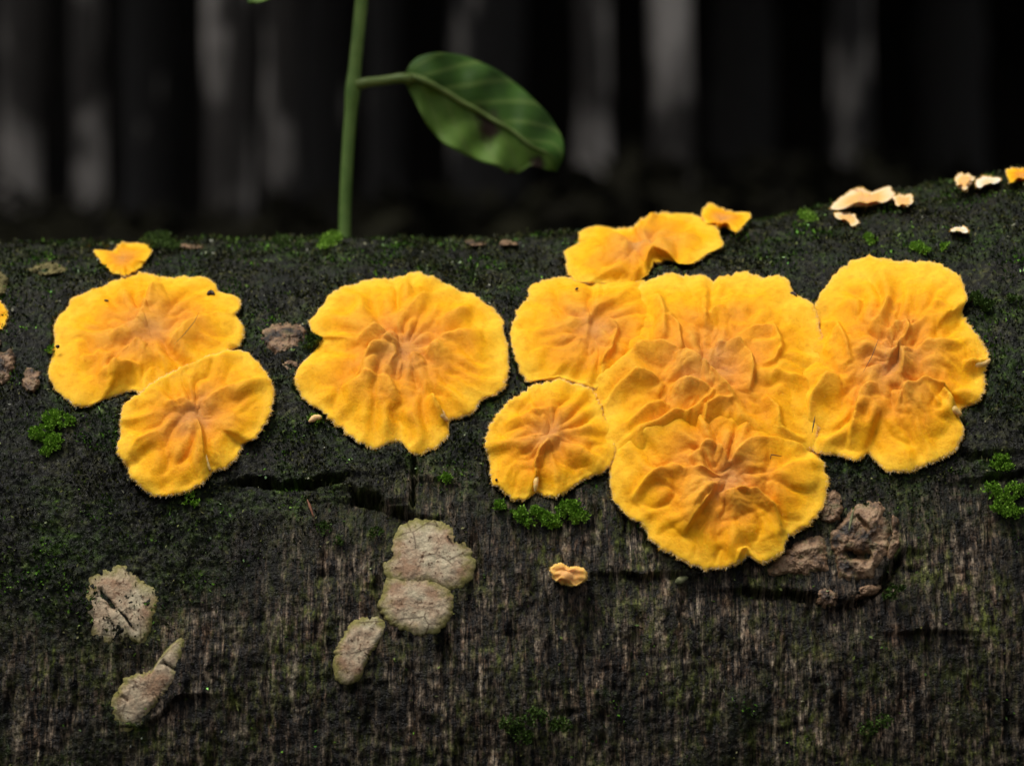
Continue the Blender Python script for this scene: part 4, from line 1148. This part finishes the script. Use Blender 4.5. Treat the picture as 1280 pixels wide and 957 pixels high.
def build_seedling():
    xb, thb = (432 - 640) * 0.1105, R_(104)
    base = log_point(np.array([xb]), np.array([thb]), 0.0)[0]
    t = empty('seedling', base)
    tag(t, 'green seedling with one drooping leaf growing behind the log crest', 'seedling')
    px = np.array([430, 430.5, 431, 433, 436, 441, 447, 452, 457, 462]); py = np.array([318, 305, 270, 220, 170, 110, 50, 0, -60, -130])
    yy = np.linspace(base[1], base[1] + 0.006, len(px))
    pts = at_depth(px, py, yy)
    pts[0] = base - np.array([0, 0, 0.001])
    tt = np.linspace(0, 1, 50); L = np.linspace(0, 1, len(px))
    path = np.stack([np.interp(tt, L, pts[:, i]) for i in range(3)], 1)
    for _ in range(3): path[1:-1] = 0.25 * path[:-2] + 0.5 * path[1:-1] + 0.25 * path[2:]
    V, q, tr = tube(path, (0.80 + 0.12 * tt + 0.22 * np.exp(-((tt - 0.55) / 0.03) ** 2) + 0.5 * np.exp(-tt / 0.05)) * MM, 14)
    mesh_np('stem', V, q, tr, mat=M_stem, parent=t)
    ys = base[1] + 0.004
    upper = [(506,92),(518,72),(545,65),(580,69),(620,86),(655,112),(685,142),(704,172),(706,196),(696,214)]
    lower = [(506,104),(520,130),(532,155),(552,178),(580,194),(602,203),(620,206),(636,219),(650,217),(662,205),(680,212),(696,215)]
    blade, mid = build_blade(t, upper, lower, ys + 0.001, ys + 0.006, 0.006, spots=[(612, 158, 17), (600, 142, 8), (672, 206, 11), (640, 218, 6)])
    # petiole running into the midrib
    pp = at_depth(np.array([444, 460, 480, 500]), np.array([107, 103, 101, 98.0]), np.linspace(ys - 0.001, ys + 0.0008, 4))
    rib = at_depth(np.array([515, 540, 570, 600, 630, 655, 680.]), np.array([99, 104, 116, 131, 148, 166, 190.]), np.linspace(ys + 0.0003, ys + 0.004, 7))
    V, q, tr = tube(np.vstack([pp, rib[:1]]), np.array([0.85, 0.7, 0.65, 0.7, 0.72]) * MM, 10)
    mesh_np('petiole', V, q, tr, mat=M_petiole, parent=t)
    V, q, tr = tube(mid[:52], np.linspace(0.62, 0.12, 52) * MM, 8)
    mesh_np('midrib', V, q, tr, mat=M_petiole, parent=blade)
    # a second leaf, of which only the tip dips into the picture at the top left
    up2 = [(440,-118),(400,-112),(350,-92),(318,-50),(304,-16),(310,4)]
    lo2 = [(440,-112),(425,-80),(395,-40),(362,-12),(330,2),(312,5)]
    b2, mid2 = build_blade(t, up2, lo2, ys + 0.001, ys - 0.004, 0.003)
    V, q, tr = tube(at_depth(np.array([460, 440, 425.]), np.array([-112, -116, -110.]), np.linspace(ys, ys + 0.001, 3)), np.array([0.6, 0.5, 0.5]) * MM, 8)
    mesh_np('petiole', V, q, tr, mat=M_petiole, parent=t)
build_seedling()

# ------------------------------------------------------------------ wood behind: trunks, with unseen crowns added to shade the background
def ground_z(x, y):
    d = math.hypot(x, y)
    return float(7.0 * smooth(6.8, 15.0, y + 0.10 * abs(x)) + 5 * smooth(16, 60, d)) - 0.02

def make_shade_crown(seed, k=2600):
    rs = np.random.RandomState(seed)
    # clumps of leaves around limb ends
    nc = 46
    u = rs.normal(size=(nc, 3)); u /= np.linalg.norm(u, axis=1)[:, None]
    cc = u * (rs.rand(nc) ** 0.4)[:, None] * np.array([1.5, 1.5, 1.1])
    i = rs.randint(0, nc, k)
    p = cc[i] + rs.normal(0, 0.26, (k, 3))
    d = rs.normal(size=(k, 3)); d[:, 2] *= 0.4; d /= np.linalg.norm(d, axis=1)[:, None]
    s = np.cross(d, rs.normal(size=(k, 3)) * 0.4 + np.array([0, 0, 1.0])); s /= np.linalg.norm(s, axis=1)[:, None]
    L = rs.uniform(0.12, 0.24, k)[:, None]; W = L * 0.32
    V = np.stack([p - d * L, p + s * W, p + d * L, p - s * W], 1).reshape(-1, 3)
    return V, np.arange(k * 4).reshape(-1, 4), cc
M_shade_crown = make_island('shade_crown_leaves', [(0, (0.022, 0.050, 0.010)), (0.6, (0.045, 0.090, 0.016)), (1, (0.08, 0.12, 0.03))], rough=0.6)
CV, CQ, CC = make_shade_crown(5)
shade_crown_mesh = None
TREES = [   # px, width px, distance m, pale amount, lean (m per m), label
    (22, 58, 3.9, 0.04, 0.01, 'grey blotched tree trunk at the left edge of the background'),
    (114, 42, 4.4, 0.04, -0.01, 'slim blotched trunk second from the left edge'),
    (288, 62, 3.7, 0.05, 0.005, 'pale blotched trunk left of the paired trunks behind the seedling'),
    (350, 46, 4.1, 0.05, -0.006, 'slim pale trunk close left of the seedling stem'),
    (478, 48, 5.6, -0.08, 0.012, 'dim trunk directly right of the seedling stem'),
    (612, 100, 5.2, -0.10, -0.01, 'broad dim trunk behind the drooping leaf'),
    (743, 46, 4.3, 0.10, 0.004, 'slim pale trunk just right of the drooping leaf'),
    (843, 56, 3.9, 0.11, -0.004, 'brightest pale trunk above the ragged crest fungus'),
    (1062, 54, 5.0, -0.03, 0.006, 'dim grey trunk above the long cream fungus on the right'),
    (405, 62, 7.2, -0.10, 0.0, 'dark trunk hidden far behind the seedling stem'),
    (925, 90, 7.6, -0.12, 0.0, 'added dark trunk far back, right of the brightest one'),  # from here on, back trees added so their crowns darken the bank
    (190, 80, 7.4, -0.14, 0.0, 'added dark trunk far back in the black gap at left'),
    (1190, 90, 7.8, -0.14, 0.0, 'added dark trunk far back above the right-hand crest'),
]
def build_tree(k, px, wpx, dist, amt, lean, label):
    global shade_crown_mesh
    rs = np.random.RandomState(200 + k)
    x = (px - 640) * K * dist; y = CAM[1] + dist
    z0 = ground_z(x, y)
    r = wpx * K * dist / 2
    t = empty('tree', (x, y, z0)); tag(t, label, 'tree', 'trees in the dark wood behind')
    zs = np.concatenate([[-0.05, 0.0, 0.04, 0.1], np.linspace(0.2, 3.4, 26)])
    bx = 0.012 * np.cumsum(rs.normal(0, 1, len(zs))) * 0.35
    path = np.stack([x + lean * zs + bx * np.clip(zs, 0, 1), y + 0.02 * zs, z0 + zs], 1)
    rad = r * (1.0 - 0.10 * np.clip(zs, 0, 4)) * (1 + 0.6 * np.exp(-np.clip(zs, 0, 9) / 0.06)) * (1 + 0.06 * rs.normal(size=len(zs)))
    V, q, tr = tube(path, rad, 20)
    ang = np.arctan2(V[:, 1] - y, V[:, 0] - x)
    V[:, :2] += (0.06 * r * noise(np.cos(ang) * 2, np.sin(ang) * 2, V[:, 2] * 5 + k))[:, None] * np.stack([np.cos(ang), np.sin(ang)], 1)
    mesh_np('trunk', V, q, tr, mat=make_trunk('trunk_bark_%d' % k, (0.60, 0.53, 0.46), amt, k), parent=t)
    for b in range(4):
        a = rs.uniform(0, 2 * math.pi); s = path[-4 - b * 2]
        e = s + np.array([math.cos(a) * 0.9, math.sin(a) * 0.9, 0.8])
        V, q, tr = tube(np.linspace(s, e, 6) + np.array([0, 0, 0.1]) * np.sin(np.linspace(0, 3.1, 6))[:, None], np.linspace(r * 0.45, r * 0.12, 6), 7)
        mesh_np('branch', V, q, tr, mat=M_branch, parent=t)
    if shade_crown_mesh is None:
        o = mesh_np('shade_crown', CV, CQ, mat=M_shade_crown, smooth_shade=False)
        shade_crown_mesh = o.data
    else:
        o = bpy.data.objects.new('shade_crown', shade_crown_mesh); COL.objects.link(o)
    o.parent = t
    o.location = (lean * 3, 0.05, 3.5 + rs.uniform(-0.2, 0.5))
    o.rotation_euler = (0, 0, rs.uniform(0, 6.28))
    sc = rs.uniform(1.0, 1.25) * (1.0 if dist < 6.5 else 1.7); o.scale = (sc, sc, sc)  # back crowns enlarged to shade the bank
M_branch = make_simple('branch_bark', (0.03, 0.026, 0.02), 0.8)
for k, a in enumerate(TREES): build_tree(k, *a)

# ------------------------------------------------------------------ dark leaf mass added so the trunks fade out towards the log
def build_fade_leaves():
    rs = np.random.RandomState(77)
    k = 20000
    x = rs.uniform(-2.6, 2.6, k); y = rs.uniform(2.1, 3.0, k)
    top = 0.11 + 0.15 * np.clip(0.5 + 0.9 * fbm(x * 1.6, y * 1.6, 3.3, 4), 0, 1)
    z = top * rs.rand(k) ** 0.6
    p = np.stack([x, y, z - 0.01], 1)
    d = rs.normal(size=(k, 3)); d[:, 2] = np.abs(d[:, 2]) * 0.5; d /= np.linalg.norm(d, axis=1)[:, None]
    sd_ = np.cross(d, rs.normal(size=(k, 3)) * 0.5 + np.array([0, 0, 1.0])); sd_ /= np.linalg.norm(sd_, axis=1)[:, None]
    L = rs.uniform(0.02, 0.055, k)[:, None]; W = L * 0.3
    V = np.stack([p - d * L, p + sd_ * W, p + d * L, p - sd_ * W], 1).reshape(-1, 3)
    o = mesh_np('fade_leaves', V, np.arange(k * 4).reshape(-1, 4), mat=make_island('fade_leaf', [(0, (0.010, 0.009, 0.006)), (0.6, (0.020, 0.018, 0.011)), (1, (0.032, 0.030, 0.016))], rough=0.8, spec=0.05), smooth_shade=False)
    tag(o, 'added dark leaves that fade out the foot of the tree trunks', 'fade_leaves', kind='stuff')
build_fade_leaves()
